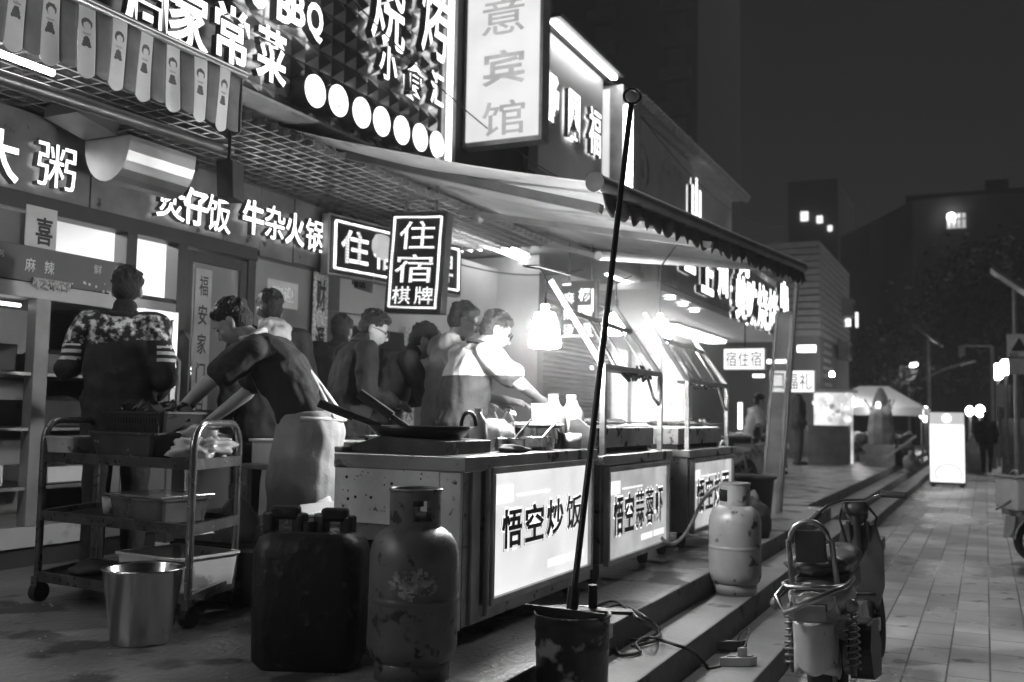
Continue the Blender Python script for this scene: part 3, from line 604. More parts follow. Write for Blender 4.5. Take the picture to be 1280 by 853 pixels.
# ================================================================== hanging LED signs
dkface = M('led_face', .015, .5)
led = E('led_white', 1.4, 1., 0, 1, dots=38.)
led_edge = E('led_edge', 1.6, 1., 0, 1, dots=34.)
def ledframe(mb, o, ax, ay, w_, h_, th):
    n = Vector(ax).cross(Vector(ay)); o = Vector(o); ax, ay = Vector(ax), Vector(ay)
    for a, b in (((0, 0), (w_, 0)), ((w_, 0), (w_, h_)), ((w_, h_), (0, h_)), ((0, h_), (0, 0))): mb.bar(o + ax * a[0] + ay * a[1] + n * .006, o + ax * b[0] + ay * b[1] + n * .006, th, th, n)
    return mb
L1 = thing('hanging_led_sign', 'upright black hanging LED sign for lodging and chess cards with dotted border', 'LED sign', (-4.35, 7.2, 2.2))
a = onY(482, 388, 7.2); b = onY(548, 390, 7.2); c = onY(490, 268, 7.2)
ax = (b - a).normalized(); ay = (c - a); ay = (ay - ax * ay.dot(ax)).normalized(); W_, H_ = (b - a).length, (c - a).length
n = ax.cross(ay)
obj('cabinet', MB().obox(a + ax * W_ / 2 + ay * H_ / 2 - n * .055, ax * (W_ / 2 + .02), ay * (H_ / 2 + .02), n * .05), dark_paint, L1, .006)
obj('face', MB().obox(a + ax * W_ / 2 + ay * H_ / 2 - n * .003, ax * (W_ / 2 - .0), ay * (H_ / 2 - .0), n * .003), dkface, L1)
obj('led_border', ledframe(MB(), a + ax * .03 + ay * .03 + n * .004, ax, ay, W_ - .06, H_ - .06, .014), led_edge, L1)
t = MB()
text_mb(t, '住', a + ax * .09 + ay * (H_ * .63) + n * .003, ax, ay, W_ - .17, H_ * .29, .008, .0)
text_mb(t, '宿', a + ax * .07 + ay * (H_ * .29) + n * .003, ax, ay, W_ - .15, H_ * .29, .008, .0)
text_mb(t, '棋', a + ax * .06 + ay * (H_ * .07) + n * .003, ax, ay, .18, H_ * .18, .008, .014); text_mb(t, '牌', a + ax * .28 + ay * (H_ * .07) + n * .003, ax, ay, .18, H_ * .18, .008, .014)
obj('lettering', t, led, L1)
obj('bracket', MB().bar(a + ay * H_ + ax * .1 - n * .05, a + ay * (H_ + .5) + ax * .1 - n * .05, .025).bar(a + ay * H_ + ax * .4 - n * .05, a + ay * (H_ + .5) + ax * .4 - n * .05, .025), steel, L1)
obj('cable', MB().tube([a + ax * .12 - n * .03, a + ax * .05 - ay * .03 - VX * .3, a - VX * .7 + ay * .02, a - VX * 1.0 + ay * .3], .008, 6), grey_paint, L1)
L2 = thing('wall_led_sign', 'wide tilted LED lodging sign on the wall behind the paper lantern', 'LED sign', (-5.1, 8, 2.5))
a = onX(412, 340, -5.05); c = onX(417, 270, -5.05); b = Vector((-4.75, 8.75, a.z + .0))
ax = (b - a).normalized(); ay = VZ; n = ax.cross(ay); W_, H_ = (b - a).length, c.z - a.z
obj('cabinet', MB().obox(a + ax * W_ / 2 + ay * H_ / 2 - n * .05, ax * (W_ / 2 + .02), ay * (H_ / 2 + .02), n * .045), grey_paint, L2, .006)
obj('face', MB().obox(a + ax * W_ / 2 + ay * H_ / 2 - n * .002, ax * (W_ / 2), ay * (H_ / 2), n * .003), dkface, L2)
obj('led_border', ledframe(MB(), a + ax * .05 + ay * .04 + n * .004, ax, ay, W_ - .1, H_ - .08, .016), led_edge, L2)
t = MB()
for i, ch in enumerate('住宿棋牌'): text_mb(t, ch, a + ax * (.12 + i * (W_ - .2) / 4) + ay * .1 + n * .004, ax, ay, (W_ - .2) / 4 - .06, H_ - .19, .008, .018)
obj('lettering', t, E('led_dim', .8, 1., 0, 1, dots=38.), L2)
ln = onY(470, 310, 7.6); lt = thing('paper_lantern', 'glowing round ribbed lantern hanging before the wall LED sign', 'lantern', ln)
obj('shade', MB().lathe(ln, [(.05, .125), (.11, .105), (.148, .04), (.15, -.03), (.115, -.10), (.055, -.125)], 14, smooth=False), E('lantern_shade', .26, 1., .2, 5., base=.3), lt)
obj('cap', MB().cyl(ln + VZ * .12, ln + VZ * .15, .055).cyl(ln - VZ * .15, ln - VZ * .12, .055), dark_paint, lt); obj('cord', MB().cyl(ln + VZ * .14, ln + VZ * .62, .004, None, 6), dark_paint, lt)
tz = MB()
for k in range(7): tz.cyl(ln + Vector((.03 * math.cos(k * .9), .03 * math.sin(k * .9), -.15)), ln + Vector((.045 * math.cos(k * .9), .045 * math.sin(k * .9), -.25)), .006, None, 5)
obj('tassel', tz, grey_paint, lt)
n_ = thing('paper_notice', 'scribbled pale paper dangling beneath the wall LED sign', 'notice', onY(455, 352, 7.5)); p = onY(440, 366, 7.5)
obj('sheet', MB().obox(onY(455, 353, 7.5), (.10, 0, -.03), (0, .002, 0), (.01, 0, .075)), M('pale_paper', .5), n_)
p = onY(440, 358, 7.49); obj('lettering', text_mb(MB(), '电话', p, (1, 0, -.2), VZ, .15, .07, .002, .02), blackm, n_)
n_ = thing('paper_notice', 'small white printed sheet on the wall behind the dark jacketed men', 'notice', onX(440, 400, -5.25)); p = onX(420, 412, -6.95)
obj('sheet', MB().box((-6.99, p.y, p.z), (-6.98, p.y + .45, p.z + .33)), white_paint, n_); obj('print_lines', MB().box((-6.979, p.y + .14, p.z + .24), (-6.977, p.y + .3, p.z + .28)).box((-6.979, p.y + .1, p.z + .14), (-6.977, p.y + .36, p.z + .155)), blackm, n_)
L3 = thing('noodle_led_sign', 'small LED noodle shop sign in two columns hanging before the shutter', 'LED sign', (-4.2, 10.2, 2.2))
a = onY(700, 424, 10.2); b = onY(745, 423, 10.2); c = onY(700, 352, 10.2); W_, H_ = b.x - a.x, c.z - a.z
obj('cabinet', MB().box((a.x, 10.2, a.z), (b.x, 10.3, c.z)), M('led_cabinet', .2, .4, .3), L3, .006); obj('face', MB().box((a.x + .015, 10.19, a.z + .015), (b.x - .015, 10.199, c.z - .015)), M('led_face_mid', .06, .5), L3)
t = MB()
for i, ch in enumerate('杨国福'): text_mb(t, ch, (a.x + W_ * .52, 10.188, c.z - .06 - (i + 1) * (H_ - .07) / 3 + .02), VX, VZ, W_ * .36, (H_ - .07) / 3 - .05, .006, .03)
for i, ch in enumerate('麻辣烫'): text_mb(t, ch, (a.x + W_ * .1, 10.188, c.z - .10 - (i + 1) * (H_ - .11) / 3 + .02), VX, VZ, W_ * .3, (H_ - .11) / 3 - .05, .006, .03)
t.box((a.x + .03, 10.18, c.z - .03), (a.x + W_ * .3, 10.188, c.z - .05)).box((b.x - .05, 10.18, a.z + H_ * .45), (b.x - .03, 10.188, c.z - .1)).box((a.x + .03, 10.18, a.z + .02), (b.x - .03, 10.188, a.z + .04))
obj('lettering', t, E('led_sign_small', 1.1), L3)
obj('hanger', MB().cyl((a.x + .08, 10.25, c.z), (a.x + .08, 10.25, 3.27), .008, None, 6).cyl((b.x - .08, 10.25, c.z), (b.x - .08, 10.25, 3.27), .008, None, 6), dark_paint, L3)
for px, py, w_, h_, Y_, txt, lab in ((930, 449, 50, 26, 15.5, '宿住宿', 'far white glaring lodging lightbox hanging behind the farther grill'), (990, 477, 52, 26, 18.0, '口福礼', 'far white glaring lightbox behind the clear wind screen')):
    p = onY(px, py, Y_); k = Y_ / 1244 * 1.03; s_ = thing('hanging_lightbox', lab, 'lightbox sign', p)
    x0, x1, z0, z1 = p.x - w_ * k / 2, p.x + w_ * k / 2, p.z - h_ * k / 2, p.z + h_ * k / 2
    obj('cabinet', MB().box((x0, Y_, z0), (x1, Y_ + .15, z1)), white_paint, s_); obj('light_face', MB().box((x0 + .01, Y_ - .012, z0 + .01), (x1 - .01, Y_ - .002, z1 - .01)), E('far_box_face', .75), s_)
    t = MB()
    for i, ch in enumerate(txt): text_mb(t, ch, (x0 + .04 + i * (x1 - x0 - .06) / 3, Y_ - .013, z0 + .05), VX, VZ, (x1 - x0) / 3 - .05, z1 - z0 - .1, .003, .0)
    obj('lettering', t, M('box_ink', .05, .6), s_); obj('hanger', MB().cyl((p.x, Y_ + .07, z1), (p.x, Y_ + .07, 3.2), .012, None, 6), dark_paint, s_)
# ================================================================== food carts
def panel(root, y0, y1, z0, z1, X, title, th, tz, side=1, face=.78, name='face'):
    """backlit front of a cart: steel frame, glowing face, outlined characters"""
    f = MB()
    for a, b in (((y0 - .03, z0 - .03), (y1 + .03, z0)), ((y0 - .03, z1), (y1 + .03, z1 + .03)), ((y0 - .03, z0), (y0, z1)), ((y1, z0), (y1 + .03, z1))): f.box((X, a[0], a[1]), (X + .035, b[0], b[1]))
    obj('panel_frame', f, M('panel_frame', .5, .3, .9, .2), root, .004)
    lf = obj('light_panel', MB().box((X + .002, y0, z0), (X + .014, y1, z1)), E('cart_' + name, face * .6, 1., .14 if name == 'face_a' else .3, 3.5 if name == 'face_a' else 6.), root)
    n = len(title); W = (y1 - y0); px_ = W * .86 / n; t1, t2 = MB(), MB()
    for i, ch in enumerate(title):
        yy = y0 + W * .08 + i * px_; zz = tz + .02 * i / n
        text_mb(t1, ch, (X + .0145, yy - .008, zz - .012), VY, VZ, px_ * .84 + .016, th + .024, .003, .055)
        text_mb(t2, ch, (X + .018, yy, zz), VY, VZ, px_ * .84, th, .003, .02)
    obj('outline', t1, E('outline_glow', .8), lf); obj('lettering', t2, M('cart_ink', .035, .6, 0, .4), lf)
    pa = MB()
    pa.box((X + .0145, y0 + .05, z1 - .13), (X + .017, y0 + .21, z1 - .055)).box((X + .0145, y0 + .02, z1 - .16), (X + .017, y0 + .04, z1 - .06)).box((X + .0145, y0 + .25, z1 - .11), (X + .017, y0 + .55 * W, z1 - .10))
    pa.box((X + .0145, y1 - .46 * W, z0 + .05), (X + .017, y1 - .27 * W, z0 + .085)).box((X + .0145, y1 - .24 * W, z0 + .05), (X + .017, y1 - .05 * W, z0 + .085))
    for k in range(0): pa.prism([(0, 0), (.03, .09), (.015, .2), (-.01, .26), (-.03, .12)], (X + .0145, y0 + .15 + k * W / 7, z0 + .28 + .05 * math.sin(k * 2.3)), VY, VZ, .0015)
    obj('printed_block', pa, E('print_glow', .62), lf)
def castor(root, x, y, z0, r=.055):
    w_ = obj('castor', MB().bar((x, y, z0 + r), (x, y, z0 + .14), .03), steel_dirty, root)
    obj('wheel', MB().cyl((x - .018, y, z0 + r), (x + .018, y, z0 + r), r, None, 18), rubber, w_); return w_
FX = -1.92
c1 = thing('fried_rice_cart', 'nearest steel food cart with large glowing fried rice front panel', 'food cart', (-2.2, 4.3, PL))
bd = MB().box((-2.52, 3.60, .80), (FX, 5.06, 1.10)).box((-2.15, 3.60, .475), (FX, 5.06, .80)).box((-2.52, 5.0, .475), (-2.15, 5.06, .80)).box((-2.52, 3.62, .475), (-2.15, 5.0, .50))
obj('body', bd, steel_dirty, c1, .004)
obj('end_plate', MB().box((-2.535, 3.575, .872), (-2.02, 3.597, 1.155)).box((-2.02, 3.58, .47), (FX - .002, 3.598, 1.155)), M('end_plate_steel', .8, .34, .25, .3, 4., stain=.03, sscale=22, sth=.63, bump=.12, bscale=9), c1, .002)
hm_ = MB()
for k in range(26): hx, hz = -2.5 + .45 * rnd.random(), .9 + .23 * rnd.random(); hm_.cyl((hx, 3.576, hz), (hx, 3.5735, hz), rnd.choice((.0025, .003, .004, .007)), None, 8)
obj('rivet_holes', hm_, blackm, c1)
obj('counter_top', MB().box((-2.54, 3.57, 1.10), (FX + .025, 5.09, 1.165)).box((-2.54, 3.57, 1.165), (-2.50, 5.09, 1.19)), M('counter_steel', .38, .35, .9, .3, 3., stain=.08, sscale=8), c1, .006)
obj('corner_post', MB().box((FX - .03, 3.66, .48), (FX + .012, 3.735, 1.12)).cyl((FX + .022, 3.775, .5), (FX + .022, 3.775, 1.115), .013), M('panel_frame', .5), c1, .003)
panel(c1, 3.83, 4.97, .565, 1.085, FX + .002, '悟空炒饭', .17, .755, name='face_a', face=.80)
for x, y in ((-2.0, 3.7), (-2.0, 4.95), (-2.45, 4.95)): castor(c1, x, y, PL)
c2 = thing('garlic_shrimp_cart', 'middle steel food cart with glowing panel of five outlined characters', 'food cart', (-2.2, 5.8, PL))
obj('body', MB().box((-2.5, 5.20, .53), (FX, 6.46, 1.07)), steel_dirty, c2, .004)
obj('counter_top', MB().box((-2.54, 5.16, 1.07), (FX + .03, 6.50, 1.125)), MATS['counter_steel'], c2, .006)
panel(c2, 5.27, 6.40, .545, 1.03, FX + .002, '悟空蒜蓉虾', .22, .67, name='face_b', face=.42)
for x, y in ((-2.0, 5.3), (-2.0, 6.2), (-2.45, 6.3)): castor(c2, x, y, PL, .06)
c3 = thing('fried_noodle_cart', 'farthest steel food cart with pale panel partly behind upright gas cylinder', 'food cart', (-2.2, 7.7, PL))
obj('body', MB().box((-2.5, 6.98, .53), (FX, 8.34, 1.06)), steel_dirty, c3, .004)
obj('counter_top', MB().box((-2.54, 6.95, 1.06), (FX + .03, 8.38, 1.115)), MATS['counter_steel'], c3, .006)
panel(c3, 7.05, 8.26, .55, 1.02, FX + .002, '悟空炒面', .24, .66, name='face_c', face=.5)
for x, y in ((-2.0, 7.1), (-2.0, 8.25), (-2.45, 8.2)): castor(c3, x, y, PL, .06)
# steel drum stove between the second and third carts
dr = thing('drum_stove', 'tall pale cylindrical drum between the second and third carts', 'drum', (-2.15, 6.73, PL))
obj('body', MB().lathe((-2.15, 6.73, PL), [(0, .1), (.17, .1), (.17, .55), (.15, .62), (.15, .66), (0, .66)], 24), M('drum_pale', .4, .5, .4, .35, 3., stain=.1, sscale=6), dr)
castor(dr, -2.02, 6.68, PL, .06)
# grills on the two farther carts, with tilted shield frames and lamps
def grill(y0, y1, zc, lab, flab, llab, two):
    g = thing('grill_box', lab, 'grill', (-2.15, (y0 + y1) / 2, zc))
    obj('firebox', MB().box((-2.46, y0, zc + .035), (-2.0, y1, zc + .15)), M('firebox_steel', .4, .4, .8, .3, 4., stain=.04, sscale=12, sth=.58), g, .004)
    obj('foot', MB().box((-2.44, y0 + .04, zc), (-2.02, y0 + .08, zc + .035)), blackm, g); obj('foot', MB().box((-2.44, y1 - .08, zc), (-2.02, y1 - .04, zc + .035)), blackm, g)
    rk = MB(); y = y0 + .03
    while y < y1 - .02: rk.cyl((-2.44, y, zc + .158), (-2.02, y, zc + .158), .005, None, 6); y += .045
    obj('grate', rk, steel, g)
    sk_ = MB()
    for k in range(9):
        yy = y0 + .08 + k * (y1 - y0 - .2) / 9; sk_.ball((-2.2 + rnd.uniform(-.06, .06), yy, zc + .185), (.07, .025, .02), 8); sk_.cyl((-2.1, yy, zc + .18), (-1.93, yy, zc + .185), .003, None, 5)
    obj('skewers', sk_, M('meat', .16, .5, 0, .4, 20.), g)
    f = thing('shield_frame', flab, 'cart frame', (-2.1, (y0 + y1) / 2, zc)); P0, P1 = Vector((-1.95, y0 + .05, zc)), Vector((-1.95, y1 - .02, zc))
    H = Vector((0, 0, .50)); T0, T1 = P0 + H + Vector((-.32, -.02, .50)), P1 + H + Vector((-.32, -.02, .46))
    obj('post', MB().bar(P0, P0 + H, .03), steel, f); obj('post', MB().bar(P1, P1 + H, .03), steel, f)
    obj('tilted_frame', MB().bar(P0 + H, T0, .032).bar(P1 + H, T1, .032).bar(P0 + H, P1 + H, .03).bar((P0 + H).lerp(T0, .62), (P1 + H).lerp(T1, .62), .025).bar((P0 + H) + Vector((-.07, 0, -.01)), (P1 + H) + Vector((-.07, 0, -.01)), .02), MATS['panel_frame'], f)
    e = (P1 - P0); sl = MB()
    for k in (1, 2, 4):
        q = P0 + H + e * (k / 5.4 + rnd.uniform(-.03, .03)); sl.bar(q, q + (T0 - P0 - H) * rnd.uniform(.5, .66) + Vector((0, rnd.uniform(-.06, .06), 0)), .034 if k % 2 else .016, .012, (1, 0, .6))
    obj('slat', sl, M('slat_steel', .3, .25, .95, .4, 6.), f)
    gl = MB(); a_, b_ = P0 + H + e * .3, P0 + H + e * .95; up_ = (T0 - P0 - H) * .58; gl.quad(a_, b_, b_ + up_, a_ + up_)
    obj('shield_glass', gl, M('shield_glass', .08, .12, 0, .4, 8., alpha=.38), f)
    cl_ = MB()
    for k in range(10):
        q = P0 + H + e * rnd.uniform(.1, .8) + Vector((-.03, 0, -.01)); j_ = lambda a_: rnd.uniform(-a_, a_); cl_.tube([q, q + Vector((j_(.04), .05, -.02 + j_(.04))), q + Vector((j_(.04), .12, j_(.04))), q + Vector((0, .12 + j_(.08), .01 + j_(.05)))], rnd.uniform(.004, .012), 5)
    obj('clutter', cl_, blackm, f)
    obj('cable_loop', MB().tube([P1 + H + Vector((0, -.3, 0)), P1 + H + Vector((.03, -.24, -.16)), P1 + H + Vector((.03, -.13, -.2)), P1 + H + Vector((.02, -.04, -.12)), P1 + H], .011, 6), white_plastic, f)
    return f
grill(5.26, 6.42, 1.125, 'long steel charcoal grill on the middle cart', 'tilted steel shield frame on posts over the middle cart', '', True)
grill(7.02, 8.30, 1.115, 'long steel charcoal grill on the farthest cart', 'tilted steel shield frame on posts over the farthest cart', '', False)
def hang_lamp(p, lab, s=250., r=.085, h=.17, lit=True):
    l_ = thing('hanging_lamp', lab, 'lamp', p, 0, 'hanging bulbs over the food carts')
    obj('shade', MB().lathe(p, [(.02, h / 2 + .01), (r * .62, h / 2), (r * .95, -h * .1), (r, -h / 2), (r * .9, -h / 2 - .012), (0, -h / 2 - .015)], 20), E('lamp_shade_glow_%d' % s, s), l_)
    obj('socket', MB().cyl(p + VZ * (h / 2), p + VZ * (h / 2 + .05), .022), white_plastic, l_); return l_
l1 = hang_lamp(onX(681, 412, -2.1), 'blazing lamp hanging between the cook in white top and cart frames', 230.)
p1_ = onX(681, 412, -2.1)
obj('cord', MB().tube([p1_ + VZ * .13, p1_ + Vector((.0, .02, .26)), p1_ + Vector((-.03, .0, .32)), p1_ + Vector((-.12, -.02, .34)), p1_ + Vector((-.1, .1, .36)), p1_ + Vector((.02, .3, .33))], .007, 6), dark_paint, l1)
l2 = hang_lamp(onX(770, 405, -2.45), 'dimmer lamp seen behind the tilted frame of the middle cart', 40., .075, .14)
p2_ = onX(770, 405, -2.45); obj('cord', MB().tube([p2_ + VZ * .1, p2_ + VZ * .3, p2_ + Vector((.05, .2, .38))], .007, 6), dark_paint, l2)
l3 = hang_lamp(onX(825, 413, -2.3), 'blazing lamp hanging just before the frame of the farthest cart', 120.)
p3_ = onX(825, 413, -2.3); obj('cord', MB().tube([p3_ + VZ * .13, p3_ + VZ * .5, p3_ + Vector((.1, .3, .8))], .007, 6), dark_paint, l3)
# ------------------------------------------------------------------ things on the nearest cart
CT = 1.167
wk = thing('wok', 'large black wok with two handles on the near end of the cart', 'wok', (-2.28, 3.85, CT))
obj('bowl', MB().lathe((-2.28, 3.86, CT), [(0, .03), (.12, .04), (.2, .075), (.235, .115), (.225, .115), (.19, .08), (.1, .05), (0, .045)], 28), M('wok_iron', .02, .35, .4, .3, 8.), wk)
obj('handle', MB().cyl((-2.45, 3.8, CT + .11), (-2.68, 3.68, CT + .2), .014).cyl((-2.56, 3.74, CT + .15), (-2.70, 3.67, CT + .21), .02), black_plastic, wk)
obj('ladle_handle', MB().cyl((-2.34, 3.86, CT + .1), (-2.56, 3.80, CT + .25), .013).cyl((-2.42, 3.84, CT + .155), (-2.57, 3.797, CT + .257), .022), black_plastic, wk)
obj('loop_handle', MB().tube([(-2.04, 3.86 + .07 * math.cos(a_), CT + .12 + .06 * math.sin(a_)) for a_ in [math.pi * k / 8 for k in range(9)]], .009, 6), blackm, wk)
br = thing('burner_box', 'soot blackened burner box under the wok', 'burner', (-2.3, 3.8, CT))
obj('housing', MB().prism([(-.26, 0), (.24, 0), (.24, .055), (-.08, .07), (-.26, .02)], (-2.27, 3.64, CT), VX, VZ, -.42), M('burner_soot', .06, .5, .6, .5, 8., stain=.35, sscale=10, sth=.62), br, .004)
def bottle(name, lab, x, y, z, r, h, mat, cap, grp=None):
    b_ = thing(name, lab, 'bottle', (x, y, z), 0, grp)
    obj('body', MB().lathe((x, y, z), [(0, 0), (r, 0), (r, h * .55), (r * .92, h * .62), (r, h * .68), (r * .42, h * .86), (r * .38, h * .92), (0, h * .92)], 20), mat, b_)
    obj('cap', MB().cyl((x, y, z + h * .921), (x, y, z + h), r * .42, None, 14), cap, b_); return b_
bottle('sauce_bottle', 'stout white sauce bottle, leftmost beside the wok', -2.22, 4.30, CT, .045, .20, M('milky', .7, .3), white_plastic, 'sauce bottles by the wok')
bottle('sauce_bottle', 'middle clear sauce bottle of the three beside the wok', -2.20, 4.42, CT, .036, .205, clear_plastic, white_plastic, 'sauce bottles by the wok')
bottle('sauce_bottle', 'right clear sauce bottle of the three beside the wok', -2.17, 4.53, CT, .036, .205, clear_plastic, white_plastic, 'sauce bottles by the wok')
def pot(lab, x, y, z, r, h, lid=False, cat='pot'):
    p_ = thing('steel_pot', lab, cat, (x, y, z))
    obj('body', MB().lathe((x, y, z), [(0, 0), (r * .93, 0), (r * 1.02, h * .3), (r, h * .9), (r * 1.08, h), (r * 1.04, h), (r * .95, h * .9), (r * .9, .02), (0, .015)], 32), M('pot_steel', .5, .16, 1., .1, 5.), p_)
    if lid: obj('lid', MB().lathe((x, y, z + h + .002), [(r * 1.15, 0), (r * 1.15, .012), (r * .3, .02), (0, .02)], 32), white_plastic, p_)
    return p_
pot('big polished steel pot under a white tray lid', -2.18, 4.86, CT, .145, .115, True)
pot('low small steel pan, left of the big pot', -2.08, 4.36, CT, .075, .06); pot('low small steel pan between the bottles and big pot', -2.03, 4.58, CT, .085, .065)
for x, y, lab in ((-2.13, 5.02, 'left cloudy oil jug beside the big steel pot'), (-2.07, 5.14, 'right cloudy oil jug beside the big steel pot')):
    j = thing('oil_jug', lab, 'jug', (x, y, CT), 0, 'cloudy oil jugs on the cart')
    obj('body', MB().lathe((x, y, CT), [(0, 0), (.065, 0), (.068, .03), (.068, .17), (.06, .2), (.03, .245), (.028, .262), (0, .262)], 22), M('cloudy_plastic', .6, .3, 0, .12, 9.), j); obj('cap', MB().cyl((x, y, CT + .263), (x, y, CT + .29), .032, None, 16), M('cap_grey', .3), j)
mg = thing('measuring_jug', 'clear handled measuring jug standing on the white tray lid', 'jug', (-2.16, 4.93, CT + .14))
obj('body', MB().lathe((-2.16, 4.93, CT + .137), [(.055, 0), (.062, .10), (.058, .10), (.05, .006), (0, .006)], 20), clear_plastic, mg); obj('handle', MB().tube([(-2.10, 4.95, CT + .22), (-2.06, 4.97, CT + .215), (-2.06, 4.97, CT + .16), (-2.11, 4.95, CT + .15)], .008, 6), clear_plastic, mg)
fd = thing('plastic_bag', 'white tied plastic bag beside the cook with white top', 'bag', (-2.32, 4.6, CT))
def blob(c, r, seed, amp=.25, n=18, fr_=6.):
    m = MB().ball(c, r, n); c = Vector(c)
    for i, v in enumerate(m.v):
        d = v - c; k = 1 + amp * mnoise.noise(v * fr_ + Vector((seed, 0, 0))) + amp * .5 * mnoise.noise(v * fr_ * 3 + Vector((0, seed, 0))); m.v[i] = c + d * k
    return m
obj('bag_body', blob((-2.30, 4.62, CT + .075), (.11, .13, .085), 2), M('bag_white', .75, .35, 0, .08), fd); obj('knot', blob((-2.24, 4.70, CT + .17), (.03, .03, .025), 5), MATS['bag_white'], fd)
tb = thing('food_tub', 'small translucent tub beside the oil jugs', 'tub', (-2.02, 4.98, CT)); obj('body', MB().lathe((-2.0, 4.96, CT), [(0, 0), (.05, 0), (.056, .08), (.05, .08), (.045, .006), (0, .006)], 20), MATS['cloudy_plastic'], tb)
sh_ = thing('splash_guard', 'bent steel splash guard at cart end beside the jugs', 'splash guard', (-2.0, 5.05, CT)); obj('sheet', MB().prism([(0, 0), (.14, 0), (.14, .1), (.05, .16), (0, .15)], (-2.05, 5.06, CT), VX, VZ, .006), steel, sh_)
for y0, n_, h0 in ((5.5, 4, 0), (7.5, 3, 0)):
    for k in range(n_):
        q = (-2.62 + .03 * k, y0 + k * .22, PL + .0)
# back shelf behind the carts with trays and bowls
bs = thing('prep_table', 'steel prep table behind the middle cart carrying bowls', 'table', (-2.95, 6.8, PL))
obj('tabletop', MB().box((-3.2, 5.95, 1.15), (-2.72, 8.2, 1.19)), steel, bs, .004)
for x in (-3.15, -2.77):
    for y in (6.0, 8.15): obj('leg', MB().box((x - .02, y - .02, PL), (x + .02, y + .02, 1.149)), steel_dirty, bs)
for k in range(7):
    x, y = -2.95 + .08 * math.sin(k * 2.1), 6.1 + k * .3; r = .08 + .015 * (k % 3)
    b_ = thing('mixing_bowl', 'steel bowl in row on the prep table behind the carts', 'bowl', (x, y, 1.191), 0, 'bowls on the prep table')
    obj('bowl_shell', MB().lathe((x, y, 1.191), [(0, 0), (r * .6, 0), (r, .07), (r * .95, .07), (r * .55, .01), (0, .01)], 22), MATS['pot_steel'], b_); obj('food', blob((x, y, 1.25), (r * .75, r * .75, .03), k), M('food', .35, .7, 0, .4, 12.), b_)
for k in range(5):
    y = 4.22 + k * .155; b_ = thing('seasoning_tub', 'small steel seasoning tub in the row along the cart back edge', 'tub', (-2.45, y, CT), 0, 'seasoning tubs on the cart'); obj('shell', MB().lathe((-2.45, y, CT), [(0, 0), (.055, 0), (.06, .09), (.054, .09), (.05, .01), (0, .01)], 20), MATS['pot_steel'], b_); obj('contents', blob((-2.45, y, CT + .075), (.048, .048, .02), k + 3, .5, 12, 30.), M('spice', .12, .8, 0, .7, 40.), b_)
for k, (x, y, a) in enumerate(((-2.06, 4.36, .5), (-2.02, 4.60, -.3))):
    l_ = thing('ladle', ['short steel ladle resting in the left low pan', 'short steel ladle resting in the right low pan'][k], 'ladle', (x, y, CT + .03)); obj('handle', MB().cyl((x, y, CT + .05), (x + .03, y + .16 * math.cos(a), CT + .15), .006), steel, l_); obj('bowl', MB().ball((x, y, CT + .045), (.032, .032, .016), 12), steel, l_)
cl_ = thing('cleaning_rag', 'crumpled grey rag lying at the cart front edge', 'rag', (-1.98, 4.2, CT)); obj('cloth', blob((-1.99, 4.2, CT + .012), (.06, .09, .018), 9, .8, 22, 14.), M('rag', .2, .9, 0, .4, 20.), cl_)
for k, (a, b, sg) in enumerate((((-4.5, 5.3, 4.9), (-4.5, 12.4, 4.25), .35), ((-5.1, 7.3, 3.1), (-4.3, 11.0, 3.1), .25), ((-4.4, 12.6, 5.8), (-4.2, 24.0, 6.0), .6))):
    a, b = Vector(a), Vector(b); wv = thing('sagging_wire', ['dark wire sagging across the upper signboards', 'dark wire sagging behind the hanging LED signs', 'dark wire sagging along the tiled eave toward the ribbed building'][k], 'wire', a); obj('strand', MB().tube([a.lerp(b, i / 14) - VZ * sg * 4 * (i / 14) * (1 - i / 14) for i in range(15)], .007, 5), blackm, wv)
dark_tub0 = M('dark_ware', .05, .35, 0, .4, 6.)
# ================================================================== left: display fridge
fg = thing('display_fridge', 'large worn display fridge with printed header and wire shelves', 'fridge', (-5.3, 3.6, PL))
fwht = M('fridge_enamel', .38, .4, 0, .18, 3., stain=.25, sscale=5, sth=.62)
obj('shell', MB().box((-5.74, 2.0, PL + .12), (-5.70, 5.14, 2.0)).box((-5.74, 2.0, PL + .12), (-5.0, 5.14, PL + .24)).box((-5.74, 2.0, 1.97), (-5.0, 5.14, 2.06)).box((-5.74, 5.10, PL + .24), (-5.0, 5.14, 1.97)), fwht, fg, .004)
obj('plinth', MB().box((-5.70, 2.05, PL), (-5.06, 5.1, PL + .118)), black_plastic, fg)
po = MB()
for y in (4.06, 4.64): po.box((-5.06, y - .04, PL + .24), (-4.985, y + .06, 1.97))
obj('mullion', po, M('fridge_mullion', .22, .4, .2, .2), fg, .004)
hd = obj('header', MB().box((-5.1, 2.0, 2.062), (-4.99, 4.70, 2.27)), M('header_print', .07, .4, 0, .3, 2.), fg, .004)
fl = MB()
for k in range(90):
    y = 2.3 + 2.3 * rnd.random(); y = y if (y < 3.75 or y > 4.25) else y - .6; s = rnd.uniform(.004, .012); z = 2.075 + .06 * rnd.random() ** 1.6 + .02 * math.sin(y * 5)
    fl.prism([(s * math.cos(a), s * math.sin(a)) for a in (0, 1.2, 2.5, 3.7, 5)], (-4.9885, y, z), VY, VZ, .001)
text_mb(fl, '麻', (-4.9885, 3.93, 2.12), VY, VZ, .07, .08, .002, .01); text_mb(fl, '辣', (-4.9885, 4.06, 2.12), VY, VZ, .07, .08, .002, .01); text_mb(fl, '火', (-4.9885, 3.66, 2.19), VY, VZ, .05, .04, .002); text_mb(fl, '锅', (-4.9885, 3.74, 2.18), VY, VZ, .05, .04, .002); text_mb(fl, '鲜', (-4.9885, 4.42, 2.17), VY, VZ, .06, .06, .002)
obj('printed_flowers', fl, M('print_pale', .5, .5), hd)
